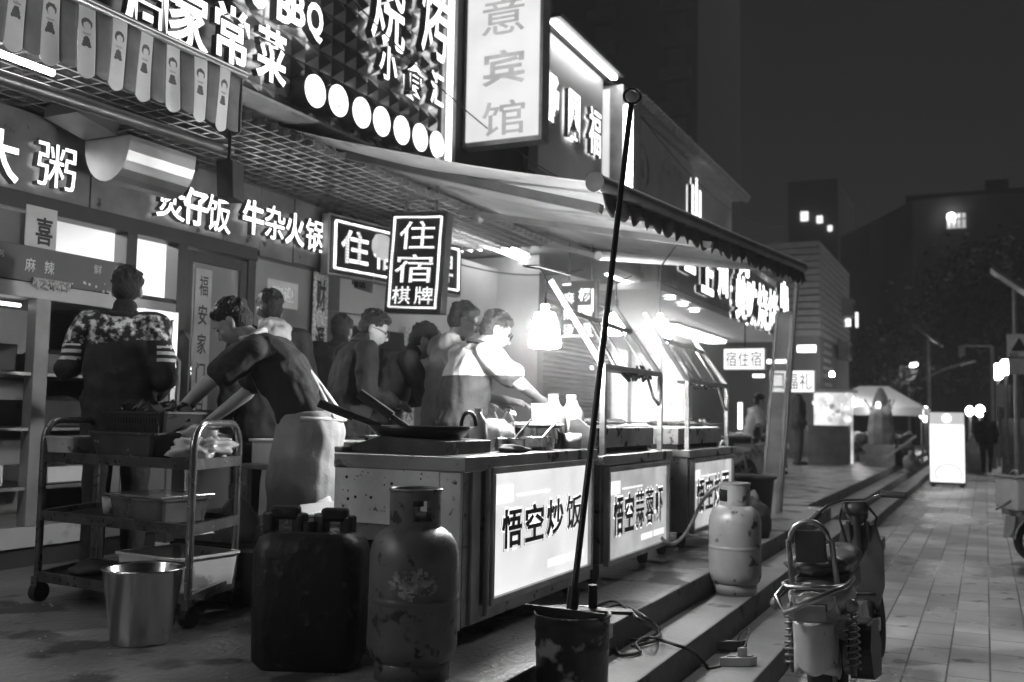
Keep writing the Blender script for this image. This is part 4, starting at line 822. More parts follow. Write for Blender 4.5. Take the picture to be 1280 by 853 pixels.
ft = MB()
for k in range(24):
    y = 3.98 + k * .011; ft.box((-4.98, y, 2.02 + .03 * rnd.random()), (-4.972, y + .007, 2.09))
obj('tag_strip', ft, M('tag_mix', .4, .5, 0, .9, 60.), fg)
for z in (1.52, 1.20, .86):
    s_ = MB(); s_.box((-5.02, 2.05, z), (-5.0, 5.1, z + .018)).box((-5.68, 2.05, z), (-5.66, 5.1, z + .018))
    y = 2.08
    while y < 5.08: s_.box((-5.66, y, z + .004), (-5.02, y + .006, z + .010)); y += .045
    obj('shelf', s_, steel, fg)
obj('interior_lamp', MB().cyl((-5.1, 2.1, 1.93), (-5.1, 4.0, 1.93), .012), E('fridge_lamp', 1.6), fg)
dg_ = obj('door', MB().box((-5.0, 4.70, PL + .24), (-4.975, 4.74, 2.0)).box((-5.0, 5.09, PL + .24), (-4.975, 5.14, 2.0)).box((-5.0, 4.74, 1.94), (-4.975, 5.09, 2.0)).box((-5.0, 4.74, PL + .24), (-4.975, 5.09, PL + .3)), M('door_alloy', .55, .3, .8, .15), fg, .003)
obj('pane', MB().box((-4.992, 4.74, PL + .3), (-4.986, 5.09, 1.94)), M('fridge_glass', .5, .25, 0, .1, alpha=.9), dg_); obj('handle', MB().tube([(-4.97, 5.10, 1.30), (-4.92, 5.11, 1.36), (-4.92, 5.11, 1.66), (-4.97, 5.10, 1.72)], .010), white_plastic, dg_)
for y0, y1, z, h, m, nm, lab in ((2.9, 3.5, .88, .2, dark_tub0, 'storage_tray', 'tall dark tub on the lowest fridge shelf, left of white box'), (4.2, 4.6, 1.22, .16, dark_tub0, 'storage_tray', 'dark tub in the second fridge bay, above the white box'), (4.2, 4.58, 1.54, .12, dark_tub0, 'storage_tray', 'dark tub at the top of the second fridge bay'), (4.7, 5.0, 1.22, .2, dark_tub0, 'storage_tray', 'dark tub behind the closed fridge door'), (3.3, 4.0, 1.54, .16, black_plastic, 'storage_tray', 'black slatted tray on the top shelf of the fridge'), (2.9, 3.9, 1.22, .05, blackm, 'storage_tray', 'low dark tray on the middle fridge shelf'), (3.5, 3.95, .88, .12, white_plastic, 'storage_box', 'white box standing on the lowest fridge shelf'), (4.25, 4.55, .88, .10, white_plastic, 'storage_box', 'white box in the second bay of the fridge')):
    b_ = thing(nm, lab, 'box' if 'box' in nm else 'tray', (-5.3, (y0 + y1) / 2, z))
    obj('tray_shell', MB().box((-5.5, y0, z), (-5.1, y1, z + .01)).box((-5.5, y0, z), (-5.49, y1, z + h)).box((-5.11, y0, z), (-5.1, y1, z + h)).box((-5.49, y0, z), (-5.11, y0 + .01, z + h)).box((-5.49, y1 - .01, z), (-5.11, y1, z + h)), m, b_, .003)
    obj('contents', blob((-5.3, (y0 + y1) / 2, z + h * .8), (.15, (y1 - y0) * .4, .06), y0 * 3, .5), M('dark_greens', .06, .7, 0, .6, 20.), b_)
# ================================================================== trolley
TL = [Vector((-4.116, 3.404, PL)), Vector((-3.085, 3.31, PL)), Vector((-3.225, 3.76, PL)), Vector((-4.26, 3.86, PL))]   # FL FR BR BL
tr = thing('service_trolley', 'rusty three tier service trolley with rounded tube handles', 'trolley', (-3.67, 3.58, PL))
trm = M('trolley_steel', .16, .32, .8, .4, 9., stain=.03, sscale=45, sth=.6, bump=.15, bscale=40)
handm = M('handle_steel', .5, .25, .9, .3, 8., stain=.06, sscale=25, sth=.64)
def up_(p, z): return Vector((p.x, p.y, z))
for a, b, nm in ((TL[0], TL[3], 'end_frame'), (TL[1], TL[2], 'end_frame')):
    zt = 1.275; r = .11; d = (b - a).normalized(); pts = [up_(a, PL + .1), up_(a, zt - r)]
    for k in range(1, 7): t_ = math.pi / 2 * k / 6; pts.append(up_(a, zt - r) + d * (r * (1 - math.cos(t_))) + VZ * (r * math.sin(t_)))
    L_ = (b - a); 
    for k in range(0, 7): t_ = math.pi / 2 * k / 6; pts.append(up_(b, zt - r) - d * (r * (1 - math.sin(t_))) + VZ * (r * math.cos(t_)))
    pts += [up_(b, PL + .1)]
    e_ = obj(nm, MB().tube(pts, .0175, 12), handm if a is TL[1] else trm, tr)
def shelf(z):
    m = MB(); q = [up_(p, z) for p in TL]
    for a, b in ((0, 1), (1, 2), (2, 3), (3, 0)): m.bar(q[a], q[b], .022, .045)
    s_ = obj('shelf', m, trm, tr); obj('deck', MB().add([p - VZ * .012 for p in q] + [p - VZ * .002 for p in q], [(0, 3, 2, 1), (4, 5, 6, 7), (0, 1, 5, 4), (1, 2, 6, 5), (2, 3, 7, 6), (3, 0, 4, 7)]), M('trolley_deck', .05, .4, .6, .4, 5.), s_)
    obj('edge_band', MB().bar(q[1] + (q[1] - q[0]).normalized() * .014, q[2] + (q[1] - q[0]).normalized() * .014, .006, .046), handm, s_)
ZS = (1.10, .82, .53)
for z in ZS: shelf(z)
for p in TL:
    c_ = obj('castor', MB().bar(p + VZ * .06, p + VZ * .12, .04), trm, tr); obj('wheel', MB().cyl(p + Vector((-.02, .012, .045)), p + Vector((.02, .012, .045)), .045, None, 18), rubber, c_)
def on_tr(u, v, z): return up_(TL[0].lerp(TL[1], u).lerp(TL[3].lerp(TL[2], u), v), z)
tax = (TL[1] - TL[0]).normalized(); tay = VZ.cross(tax)
def tub(name, lab, cat, u, v, z, w_, d_, h, mat, taper=.85, holes=False, lid=None):
    c = on_tr(u, v, z); b_ = thing(name, lab, cat, c); m = MB(); n = 6
    def ringp(k, zz, off=0):
        out = []; W2, D2, rr = w_ / 2 * k - off, d_ / 2 * k - off, .03
        for sx, sy, a0 in ((1, 1, 0), (-1, 1, 90), (-1, -1, 180), (1, -1, 270)):
            for j in range(4):
                a = R(a0 + j * 30); out.append(c + tax * (sx * (W2 - rr) + rr * math.cos(a)) + tay * (sy * (D2 - rr) + rr * math.sin(a)) + VZ * zz)
        return out
    rs = [ringp(taper, .0), ringp(1, h), ringp(1.05, h), ringp(1.05, h + .01), ringp(1, h + .01, .008), ringp(taper, .008, .008)]; k = 16
    m.add([p for r_ in rs for p in r_], [(a * k + i, a * k + (i + 1) % k, (a + 1) * k + (i + 1) % k, (a + 1) * k + i) for a in range(len(rs) - 1) for i in range(k)]); m.add(rs[0], [tuple(range(k - 1, -1, -1))]); m.add(rs[-1], [tuple(range(k))])
    obj('shell', m, mat, b_)
    if holes:
        hm = MB()
        for side in (-1, 1):
            for i in range(int(w_ / .022)):
                for j in range(max(1, int(h / .04))):
                    q = c + tax * (-w_ * .43 + i * .022 * .9) + tay * (side * (d_ / 2 * (taper + (1 - taper) * (j + .5) / max(1, int(h / .04))) + .001)) + VZ * (.02 + j * .038); hm.obox(q, tax * .006, tay * .002, VZ * .014)
        obj('basket_slots', hm, blackm, b_)  # black blocks added on the sides in place of open slots
    if lid: obj('lid', MB().obox(c + VZ * (h + .018), tax * w_ * .53, tay * d_ * .53, VZ * .006), lid, b_, .004)
    return b_
dirty_white = M('milky_tub', .45, .3, 0, .25, 6., alpha=.85, stain=.15, sscale=14, sth=.62); dark_tub = M('dark_tub', .05, .25, 0, .4, 6., stain=.2, sscale=18, sth=.64)
tub('plastic_tub', 'pale translucent tub at the left end of top trolley tier', 'tub', .13, .22, 1.105, .23, .2, .085, dirty_white)
b_ = tub('plastic_basin', 'dark translucent basin in the middle of top trolley tier', 'basin', .58, .35, 1.105, .45, .3, .115, dark_tub)
tub('mesh_basket', 'black slotted basket of greens on the dark basin', 'basket', .57, .55, 1.225, .42, .27, .09, black_plastic, .9, True)
gr = thing('leafy_greens', 'heap of dark leafy greens in the black slotted basket', 'vegetables', on_tr(.55, .55, 1.3)); gm = MB()
for k in range(140):
    q = on_tr(.40 + .36 * rnd.random(), .3 + .5 * rnd.random(), 1.29 + .07 * rnd.random()); u = Vector((rnd.gauss(0, 1), rnd.gauss(0, 1), rnd.gauss(0, .8))).normalized(); v = u.orthogonal(); s = rnd.uniform(.015, .04); gm.quad(q - u * s, q - v * s * .6, q + u * s, q + v * s * .6)
obj('leaves', gm, M('greens', .05, .5, 0, .6, 20.), gr)
def bag(lab, c, r, seed, mat='clear_bag'):
    t_ = thing('plastic_bag', lab, 'bag', c); m = blob(c, r, seed, .95, 34, 15.); obj('bag_body', m, M(mat, .6, .12, 0, .1, alpha=.75) if mat == 'clear_bag' else MATS[mat], t_); return t_
bag('crumpled clear plastic bag at the right end of top trolley tier', on_tr(.93, .45, 1.155), (.09, .13, .05), 3)
bag('small crumpled clear bag of food under the chef hand', on_tr(.86, .65, 1.19), (.09, .1, .07), 8)
tub('food_box', 'clear lidded food box on the middle trolley tier', 'box', .68, .4, .825, .36, .3, .10, M('clear_box', .12, .15, 0, .4, 8., alpha=.8), .9, False, M('clear_lid', .25, .15, 0, .2, alpha=.6))
tub('white_crate', 'white open box on the bottom trolley tier', 'box', .78, .5, .535, .42, .36, .14, M('crate_white', .6, .45, 0, .15, 4., stain=.25, sscale=7, sth=.6), .93)
tub('white_crate', 'white slotted basket standing on the floor behind trolley', 'basket', .80, 1.9, PL + .12, .42, .3, .15, M('basket_white', .5, .5, 0, .15), .85, True)
# stainless pail
pl_ = thing('steel_pail', 'stainless steel pail on the wet floor before the trolley', 'pail', (-3.06, 3.02, PL))
obj('body', MB().lathe((-3.06, 3.03, PL), [(0, .0), (.112, 0), (.116, .01), (.155, .285), (.163, .29), (.160, .296), (.151, .287), (.112, .02), (0, .015)], 40), M('pail_steel', .62, .2, 1., .12, 4., stain=.15, sscale=8, sth=.68), pl_)
# ================================================================== gas cylinders
def gas(lab, x, y, z, mat, rot, h=.66, r=.158):
    g = thing('gas_cylinder', lab, 'gas cylinder', (x, y, z), rot, None); s = h / .66
    prof = [(0, .03 * s), (r * .55, .03 * s), (r * .93, .075 * s), (r, .11 * s), (r, .13 * s), (r, .264 * s), (r, .270 * s), (r * 1.012, .273 * s), (r * 1.012, .285 * s), (r, .288 * s), (r, .294 * s), (r, .40 * s), (r, .43 * s), (r * .96, .465 * s), (r * .84, .50 * s), (r * .62, .525 * s), (r * .4, .535 * s), (0, .537 * s)]
    obj('tank', MB().lathe((x, y, z), prof, 44), mat, g)
    obj('foot_ring', MB().lathe((x, y, z), [(r * .8, 0), (r * .84, 0), (r * .84, .09 * s), (r * .8, .09 * s), (r * .8, 0)], 36), mat, g)
    cr = r * .58; cm = MB(); n = 48; z0, z1 = z + .525 * s, z + h
    def inwin(a): return any(abs((math.degrees(a) - w0 + 180) % 360 - 180) < 24 for w0 in (100, 300))
    M3 = Matrix.Rotation(rot, 3, 'Z')
    for i in range(n):
        a, b = 2 * math.pi * i / n, 2 * math.pi * (i + 1) / n
        segs = ((z0, z0 + .028 * s), (z1 - .035 * s, z1)) if inwin((a + b) / 2) else ((z0, z1),)
        for p, q in segs:
            vs = [Vector((x, y, zz)) + M3 @ Vector((rr * math.cos(t_), rr * math.sin(t_), 0)) for t_ in (a, b) for rr in (cr, cr - .006) for zz in (p, q)]
            cm.add(vs, [(0, 4, 5, 1), (2, 3, 7, 6), (1, 5, 7, 3), (0, 2, 6, 4)])
    obj('guard_collar', cm.tube([(x + cr * math.cos(2 * math.pi * i / 36), y + cr * math.sin(2 * math.pi * i / 36), z1) for i in range(36)], .006, 6, True), mat, g)
    vl = obj('valve', MB().cyl((x, y, z + .53 * s), (x, y, z + .6 * s), .017).cyl((x - .04, y, z + .57 * s), (x + .05, y, z + .57 * s), .013), M('brass_valve', .35, .35, .9), g)
    obj('valve_knob', MB().cyl((x, y, z + .6 * s), (x, y, z + .625 * s), .03, None, 12), blackm, vl); return g
gas1 = M('cylinder_paint_dark', .16, .4, .2, .35, 5., stain=.035, sscale=17, sth=.585, bump=.1, bscale=30)
gas2 = M('cylinder_paint_pale', .30, .42, .2, .25, 4., stain=.05, sscale=13, sth=.60, bump=.08, bscale=30)
gas('scratched dark gas cylinder standing in front of the nearest cart', -1.845, 3.10, PL, gas1, .3, .655)
q = MB(); # worn oval label on the tank
for i in range(150):
    a = rnd.uniform(-.5, .62); z = rnd.uniform(-.05, .05)
    if (a - .06) ** 2 / .3 + z * z / .0025 < 1:
        an = R(-62) + a; s = rnd.uniform(.003, .010); c_ = Vector((-1.845 + .1605 * math.cos(an), 3.10 + .1605 * math.sin(an), PL + .345 + z)); t_ = Vector((-math.sin(an), math.cos(an), 0)); n_ = Vector((math.cos(an), math.sin(an), 0)); q.obox(c_, t_ * s, n_ * .0006, VZ * s * rnd.uniform(.4, 1.2))
gl_ = [o for o in bpy.data.objects if o.name == 'tank'][0]
obj('worn_label', q, M('label_grey', .3, .6, 0, .6, 40.), gl_)
gas('rust specked pale gas cylinder standing on the step by farthest cart', -1.40, 6.17, .28, gas2, 2.2, .665)
hose = thing('gas_hose', 'pale rubber hose looping from cylinder to the middle cart', 'hose', (-1.7, 6.4, .7))
hp = [onX(918, 611, -1.45), onX(905, 606, -1.6), onX(890, 612, -1.75), onX(876, 630, -1.85), onX(864, 655, -1.86), onX(850, 675, -1.86), onX(836, 680, -1.86), onX(826, 672, -1.9)]
def smooth(p, n=4):
    out = []; p = [Vector(q) for q in p]
    for i in range(len(p) - 1):
        a, b, c, d = p[max(i - 1, 0)], p[i], p[i + 1], p[min(i + 2, len(p) - 1)]
        for k in range(n):
            t = k / n; out.append(.5 * ((2 * b) + (c - a) * t + (2 * a - 5 * b + 4 * c - d) * t * t + (3 * b - a - 3 * c + d) * t ** 3))
    return out + [p[-1]]
obj('tube', MB().tube(smooth(hp), .013, 8), M('hose_pale', .55, .5), hose)
# sooty rounded drum
dq = thing('jerry_drum', 'large sooty black rounded plastic drum beside the dark gas cylinder', 'drum', (-2.28, 3.05, PL))
dm = MB(); ca, sa = math.cos(R(24)), math.sin(R(24)); cx, cy = -2.265, 3.07
def rr2(w_, d_, r_, z):
    out = []
    for sx, sy, a0 in ((1, 1, 0), (-1, 1, 90), (-1, -1, 180), (1, -1, 270)):
        for j in range(5):
            a = R(a0 + j * 22.5); x, y = sx * (w_ - r_) + r_ * math.cos(a), sy * (d_ - r_) + r_ * math.sin(a); out.append(Vector((cx + x * ca - y * sa, cy + x * sa + y * ca, PL + z)))
    return out
rs = [rr2(.17, .12, .06, 0), rr2(.195, .14, .07, .03), rr2(.2, .145, .07, .22), rr2(.2, .145, .07, .42), rr2(.185, .13, .07, .465), rr2(.15, .1, .06, .485)]; k = 20
dm.add([p for r_ in rs for p in r_], [(a * k + i, a * k + (i + 1) % k, (a + 1) * k + (i + 1) % k, (a + 1) * k + i) for a in range(len(rs) - 1) for i in range(k)], True); dm.add(rs[-1], [tuple(range(k))]); dm.add(rs[0], [tuple(range(k - 1, -1, -1))])
sooty = M('sooty_plastic', .009, .45, 0, .5, 6., stain=.05, sscale=24, sth=.64, bump=.3, bscale=25)
obj('body', dm, sooty, dq)
def dr_(x, z): return Vector((cx + x * ca, cy + x * sa, PL + z))
obj('grip', MB().bar(dr_(-.16, .47), dr_(-.16, .555), .05).bar(dr_(-.16, .55), dr_(-.05, .55), .05).bar(dr_(-.05, .55), dr_(-.05, .47), .05), sooty, dq, .012)
obj('grip', MB().bar(dr_(.03, .47), dr_(.03, .55), .05).bar(dr_(.03, .545), dr_(.13, .545), .05).bar(dr_(.13, .545), dr_(.13, .47), .05), sooty, dq, .012)
obj('cap', MB().cyl(dr_(-.01, .475), dr_(-.01, .52), .035), sooty, dq)
# ------------------------------------------------------------------ paint bucket weighted base and pole
bk = thing('paint_bucket', 'rusty dented black paint bucket standing on the step', 'bucket', (-1.39, 3.47, .28)); bx, by, bz, br_ = -1.385, 3.47, .28, .138
bm_ = M('bucket_paint', .035, .38, .3, .5, 6., stain=.38, sscale=9, sth=.56, bump=.2, bscale=20)
obj('body', MB().lathe((bx, by, bz), [(0, 0), (br_ * .93, 0), (br_ * .95, .02), (br_ * .97, .21), (br_ * 1.0, .22), (br_ * .98, .235), (br_ * .99, .27), (br_ * 1.02, .28), (br_ * 1.0, .295), (br_, .325), (br_ * 1.04, .33), (br_ * 1.03, .338), (br_ * .97, .33), (br_ * .96, .27), (0, .27)], 40), bm_, bk)
obj('ballast', MB().lathe((bx, by, bz), [(0, .285), (br_ * .955, .28), (br_ * .955, .272)], 30), M('ballast', .45, .6, 0, .3, 12.), bk)
obj('brace', MB().obox((bx - .02, by - .04, bz + .34), tax * .165, tay * .004, VZ * .014).obox((bx + .02, by + .09, bz + .33), (.16, .06, 0), (-.012, .03, 0), (0, 0, .006)), M('brace_dark', .03, .4, .6), bk)
obj('ear', MB().box((bx + br_, by - .02, bz + .26), (bx + br_ + .012, by + .02, bz + .31)), steel, bk)
pt_ = dep(789, 130, 4.35); po_ = thing('crank_pole', 'long dark pole with ring end leaning out of the paint bucket', 'pole', (bx, by, bz + .29)); pb_ = Vector((bx - .01, by, bz + .285))
obj('shaft', MB().cyl(pb_, pt_, .0125, .0125, 14), M('pole_dark', .035, .35, .6, .3), po_)
dd = (pt_ - pb_).normalized(); sx_ = rg.copy(); sx_ = (sx_ - dd * sx_.dot(dd)).normalized()
obj('ring_end', MB().ring(pt_ + dd * .038, sx_, dd, .036, .006, 30), M('pole_dark', .03), po_)
obj('sleeve', MB().cyl(pb_, pb_ + dd * .14, .022), MATS['brace_dark'], po_)
obj('stub', MB().cyl((bx + .03, by + .13, bz + .0), (bx + .03, by + .13, bz + .42), .018), MATS['brace_dark'], bk)
# ------------------------------------------------------------------ table with basins behind the chef
tb_ = thing('work_table', 'low steel work table behind the bending chef', 'table', (-3.5, 4.75, PL))
obj('tabletop', MB().box((-3.95, 4.62, 1.0), (-2.85, 5.05, 1.03)), steel, tb_, .004)
for x in (-3.92, -2.88):
    for y in (4.65, 5.02): obj('leg', MB().box((x - .02, y - .02, PL), (x + .02, y + .02, .999)), steel_dirty, tb_)
obj('lower_shelf', MB().box((-3.9, 4.64, .62), (-2.9, 5.03, .64)), steel_dirty, tb_)
for x0, x1, lab in ((-3.9, -3.42, 'white food basin at the left end of the work table'), (-3.40, -3.12, 'white food basin in the middle of the work table'), (-3.09, -2.86, 'tall white food basin beside the cart end')):
    t_ = thing('food_basin', lab, 'basin', ((x0 + x1) / 2, 4.8, 1.03)); h = .13 if x1 < -3 else .17
    obj('shell', MB().box((x0, 4.66, 1.032), (x1, 5.0, 1.04)).box((x0, 4.66, 1.04), (x0 + .01, 5.0, 1.03 + h)).box((x1 - .01, 4.66, 1.04), (x1, 5.0, 1.03 + h)).box((x0 + .01, 4.66, 1.04), (x1 - .01, 4.67, 1.03 + h)).box((x0 + .01, 4.99, 1.04), (x1 - .01, 5.0, 1.03 + h)), white_plastic, t_, .006)
    obj('rim', MB().box((x0 - .015, 4.645, 1.03 + h), (x1 + .015, 4.668, 1.045 + h)).box((x0 - .015, 4.992, 1.03 + h), (x1 + .015, 5.015, 1.045 + h)).box((x0 - .015, 4.668, 1.03 + h), (x0 + .008, 4.992, 1.045 + h)).box((x1 - .008, 4.668, 1.03 + h), (x1 + .015, 4.992, 1.045 + h)), white_plastic, t_, .004)
    obj('contents', blob(((x0 + x1) / 2, 4.83, 1.03 + h * .75), ((x1 - x0) * .42, .14, .05), x0), M('pale_food', .5, .6, 0, .3, 15.), t_)
cn = dep(297, 625, 4.95); wj = thing('water_jug', 'clear plastic water jug with looped handle behind the trolley', 'jug', (cn.x, cn.y, .70))
obj('body', MB().lathe((cn.x, cn.y, .70), [(0, 0), (.11, 0), (.115, .06), (.115, .10), (.05, .19), (.03, .21), (.03, .235), (0, .235)], 24), M('jug_clear', .6, .1, 0, .1, alpha=.4), wj); obj('handle', MB().tube([(cn.x - .045, cn.y, .9), (cn.x - .05, cn.y, .96), (cn.x, cn.y, .985), (cn.x + .05, cn.y, .96), (cn.x + .045, cn.y, .9)], .010, 8), white_plastic, wj)
st_ = thing('storage_bin', 'grey storage bin under the water jug behind trolley', 'bin', (cn.x, cn.y, PL)); obj('body', MB().box((cn.x - .3, cn.y - .12, PL), (cn.x + .25, cn.y + .15, .698)), M('bin_dark', .08, .6, 0, .3), st_, .01); obj('lid', MB().box((cn.x - .31, cn.y - .13, .662), (cn.x + .26, cn.y + .16, .685)), M('bin_lid', .1, .5), st_, .006)
gb = thing('gas_bottle', 'grey squat bottle standing under the work table', 'gas cylinder', (-3.38, 4.3, PL)); obj('tank', MB().lathe((-3.36, 4.42, PL), [(0, 0), (.12, 0), (.13, .03), (.13, .42), (.1, .49), (.05, .52), (.05, .56), (0, .56)], 24), M('bottle_grey', .3, .4, .3), gb); obj('valve', MB().cyl((-3.36, 4.42, PL + .56), (-3.36, 4.42, PL + .62), .02), blackm, gb)
for c, r, s, lab in (((-3.20, 4.02, PL + .22), (.17, .12, .17), 11, 'big white crumpled rubbish bag right behind the trolley'), ((-3.0, 4.08, PL + .38), (.10, .10, .16), 13, 'upright white wrapped bag beside the rubbish bag'), ((-3.45, 4.05, PL + .15), (.14, .12, .12), 17, 'small clear rubbish bag behind the bottom trolley tier')):
    t_ = thing('rubbish_bag', lab, 'bag', c); obj('bag_body', blob(c, r, s, .5, 28, 8.), MATS['bag_white'] if s != 17 else M('clear_bag', .6, .12, 0, .1, alpha=.75), t_)
dc = thing('cardboard_tray', 'open white card tray beside the cart end plate', 'tray', (-2.72, 3.9, .9)); obj('tray_shell', MB().box((-2.85, 3.75, .86), (-2.55, 4.05, .868)).box((-2.85, 3.75, .868), (-2.845, 4.05, .91)).box((-2.845, 4.044, .868), (-2.555, 4.05, .91)), white_paint, dc)
bxx = thing('storage_bin', 'dark storage bin under the card tray beside the cart', 'bin', (-2.7, 3.9, PL)); obj('body', MB().box((-2.88, 3.7, PL), (-2.556, 4.1, .855)), M('bin_dark', .08, .6), bxx, .01); obj('lid', MB().box((-2.89, 3.69, .80), (-2.555, 4.11, .83)), M('bin_lid', .1), bxx, .004)
# ------------------------------------------------------------------ cable and power strip on the steps
cb = thing('power_cable', 'black power cable coiling down the steps to a power strip', 'cable', (-1.4, 4.2, .28))
cp = [onZ(745, 757, PL + .01), onZ(770, 752, PL + .012), onZ(800, 775, PL + .012) , onZ(822, 790, .292), onZ(800, 800, .292), onZ(770, 800, .292), onZ(775, 818, .292), onZ(800, 815, .292), onZ(795, 805, .30), onZ(812, 797, .30), onZ(850, 808, .292)]
cp2 = [onX(868, 815, -1.265), onX(880, 828, -1.26), onZ(888, 835, .152), onZ(900, 833, .155)]
obj('cord', MB().tube(smooth(cp + cp2, 6), .008, 8), M('cable_black', .02, .45), cb)
obj('cord', MB().tube(smooth([onZ(742, 768, PL + .01), onZ(775, 756, PL + .015), onZ(812, 775, PL + .012), onX(826, 790, -1.522), onZ(822, 800, .29), onZ(790, 808, .29)], 6), .007, 8), MATS['cable_black'], cb)
s0 = onZ(923, 830, .15); ps_ = thing('power_strip', 'white power strip with plug lying on lowest step', 'power strip', s0)
obj('body', MB().obox(s0 + VZ * .012, rg * .075, Vector((.43, .9, 0)) * .028, VZ * .022), white_plastic, ps_, .004); obj('plug', MB().obox(s0 + VZ * .055 + rg * .02, rg * .016, Vector((.43, .9, 0)) * .016, VZ * .024), white_plastic, ps_, .004); obj('socket', MB().obox(s0 + VZ * .036 - rg * .03, rg * .018, Vector((.43, .9, 0)) * .014, VZ * .003).obox(s0 + VZ * .036 + rg * .055, rg * .012, Vector((.43, .9, 0)) * .014, VZ * .003), grey_paint, ps_)
s1 = onZ(915, 812, .15); ad = thing('adapter_box', 'black adapter box behind the white power strip', 'adapter', s1)
obj('case', MB().obox(s1 + VZ * .02, rg * .06, Vector((.43, .9, 0)) * .03, VZ * .025), black_plastic, ad, .004); obj('lead', MB().tube(smooth([s1 + rg * .03 + VZ * .045, s1 + rg * .05 + VZ * .09, s1 + rg * .09 + VZ * .1, s0 + rg * .03 + VZ * .08]), .004, 6), MATS['cable_black'], ad)
# plastic waste bin and small things by the farther carts
wb = thing('waste_bin', 'black plastic bin standing behind the pale gas cylinder', 'bin', (-1.78, 8.6, PL)); obj('body', MB().lathe((-1.84, 8.75, PL), [(0, 0), (.15, 0), (.19, .42), (.215, .425), (.215, .45), (.18, .44), (.14, .02), (0, .02)], 28), black_plastic, wb)
fo = thing('electric_fan', 'pale round fan guard standing at the end of farthest cart', 'fan', (-2.0, 8.7, 1.1)); obj('guard', MB().ring((-2.06, 8.6, 1.02), VY, VZ, .13, .012).ring((-2.06, 8.6, 1.02), VY, VZ, .09, .006).ring((-2.06, 8.6, 1.02), VY, VZ, .05, .006), white_plastic, fo); obj('hub', MB().cyl((-2.09, 8.6, 1.02), (-2.03, 8.6, 1.02), .035), white_plastic, fo); obj('stand', MB().cyl((-2.06, 8.6, PL), (-2.06, 8.6, .9), .014), white_plastic, fo)
c_ = onZ(955, 690, .28); bg_ = thing('sack', 'slumped dark sack standing on the step before the wind screen', 'sack', (-1.62, 9.0, PL)); obj('bag_body', blob((-1.70, 8.1, PL + .13), (.14, .2, .16), 21, .4, 24), M('sack_dark', .05, .8, 0, .4), bg_); obj('tied_top', blob((-1.70, 8.15, PL + .29), (.05, .05, .08), 22, .4), M('sack_pale', .2, .8), bg_)
# scraps trodden into the wet paving
lm_ = MB()
for k in range(420):
    x, y = rnd.uniform(-4.6, -1.7), rnd.uniform(1.6, 4.2); s = rnd.uniform(.003, .010) * (1.8 if k % 17 == 0 else 1); a = rnd.uniform(0, 6.28); u = Vector((math.cos(a), math.sin(a), 0)) * s; v = Vector((-math.sin(a), math.cos(a), 0)) * s * rnd.uniform(.4, 1); c = Vector((x, y, PL + .0035)); lm_.add([c - u, c - v, c + u, c + v, c + VZ * s * .5], [(0, 1, 4), (1, 2, 4), (2, 3, 4), (3, 0, 4)])
ls_ = obj('food_litter', lm_, M('litter_pale', .4, .7, 0, .6, 30.)); tag(ls_, 'scattered pale food scraps over the wet paving near the trolley', 'litter', kind='stuff')
for k, (u, v, z, lab) in enumerate(((.30, .5, .825, 'small white foam cup on the middle trolley tier'), (.40, .35, 1.105, 'small dark sauce pot beside the translucent tub'))):
    c = on_tr(u, v, z); b_ = thing('foam_cup' if k == 0 else 'sauce_pot', lab, 'cup' if k == 0 else 'pot', c); obj('shell', MB().lathe(c, [(0, 0), (.03, 0), (.04, .08), (.036, .08), (.028, .006), (0, .006)], 18), white_plastic if k == 0 else dark_tub, b_)
c = on_tr(.25, .5, .535); b_ = thing('folded_cloth', 'crumpled dark cloth lying on the bottom trolley tier', 'cloth', c); obj('cloth', blob(c + VZ * .02, (.12, .1, .03), 71, .9, 22, 12.), M('rag_dark', .06, .9, 0, .4), b_)
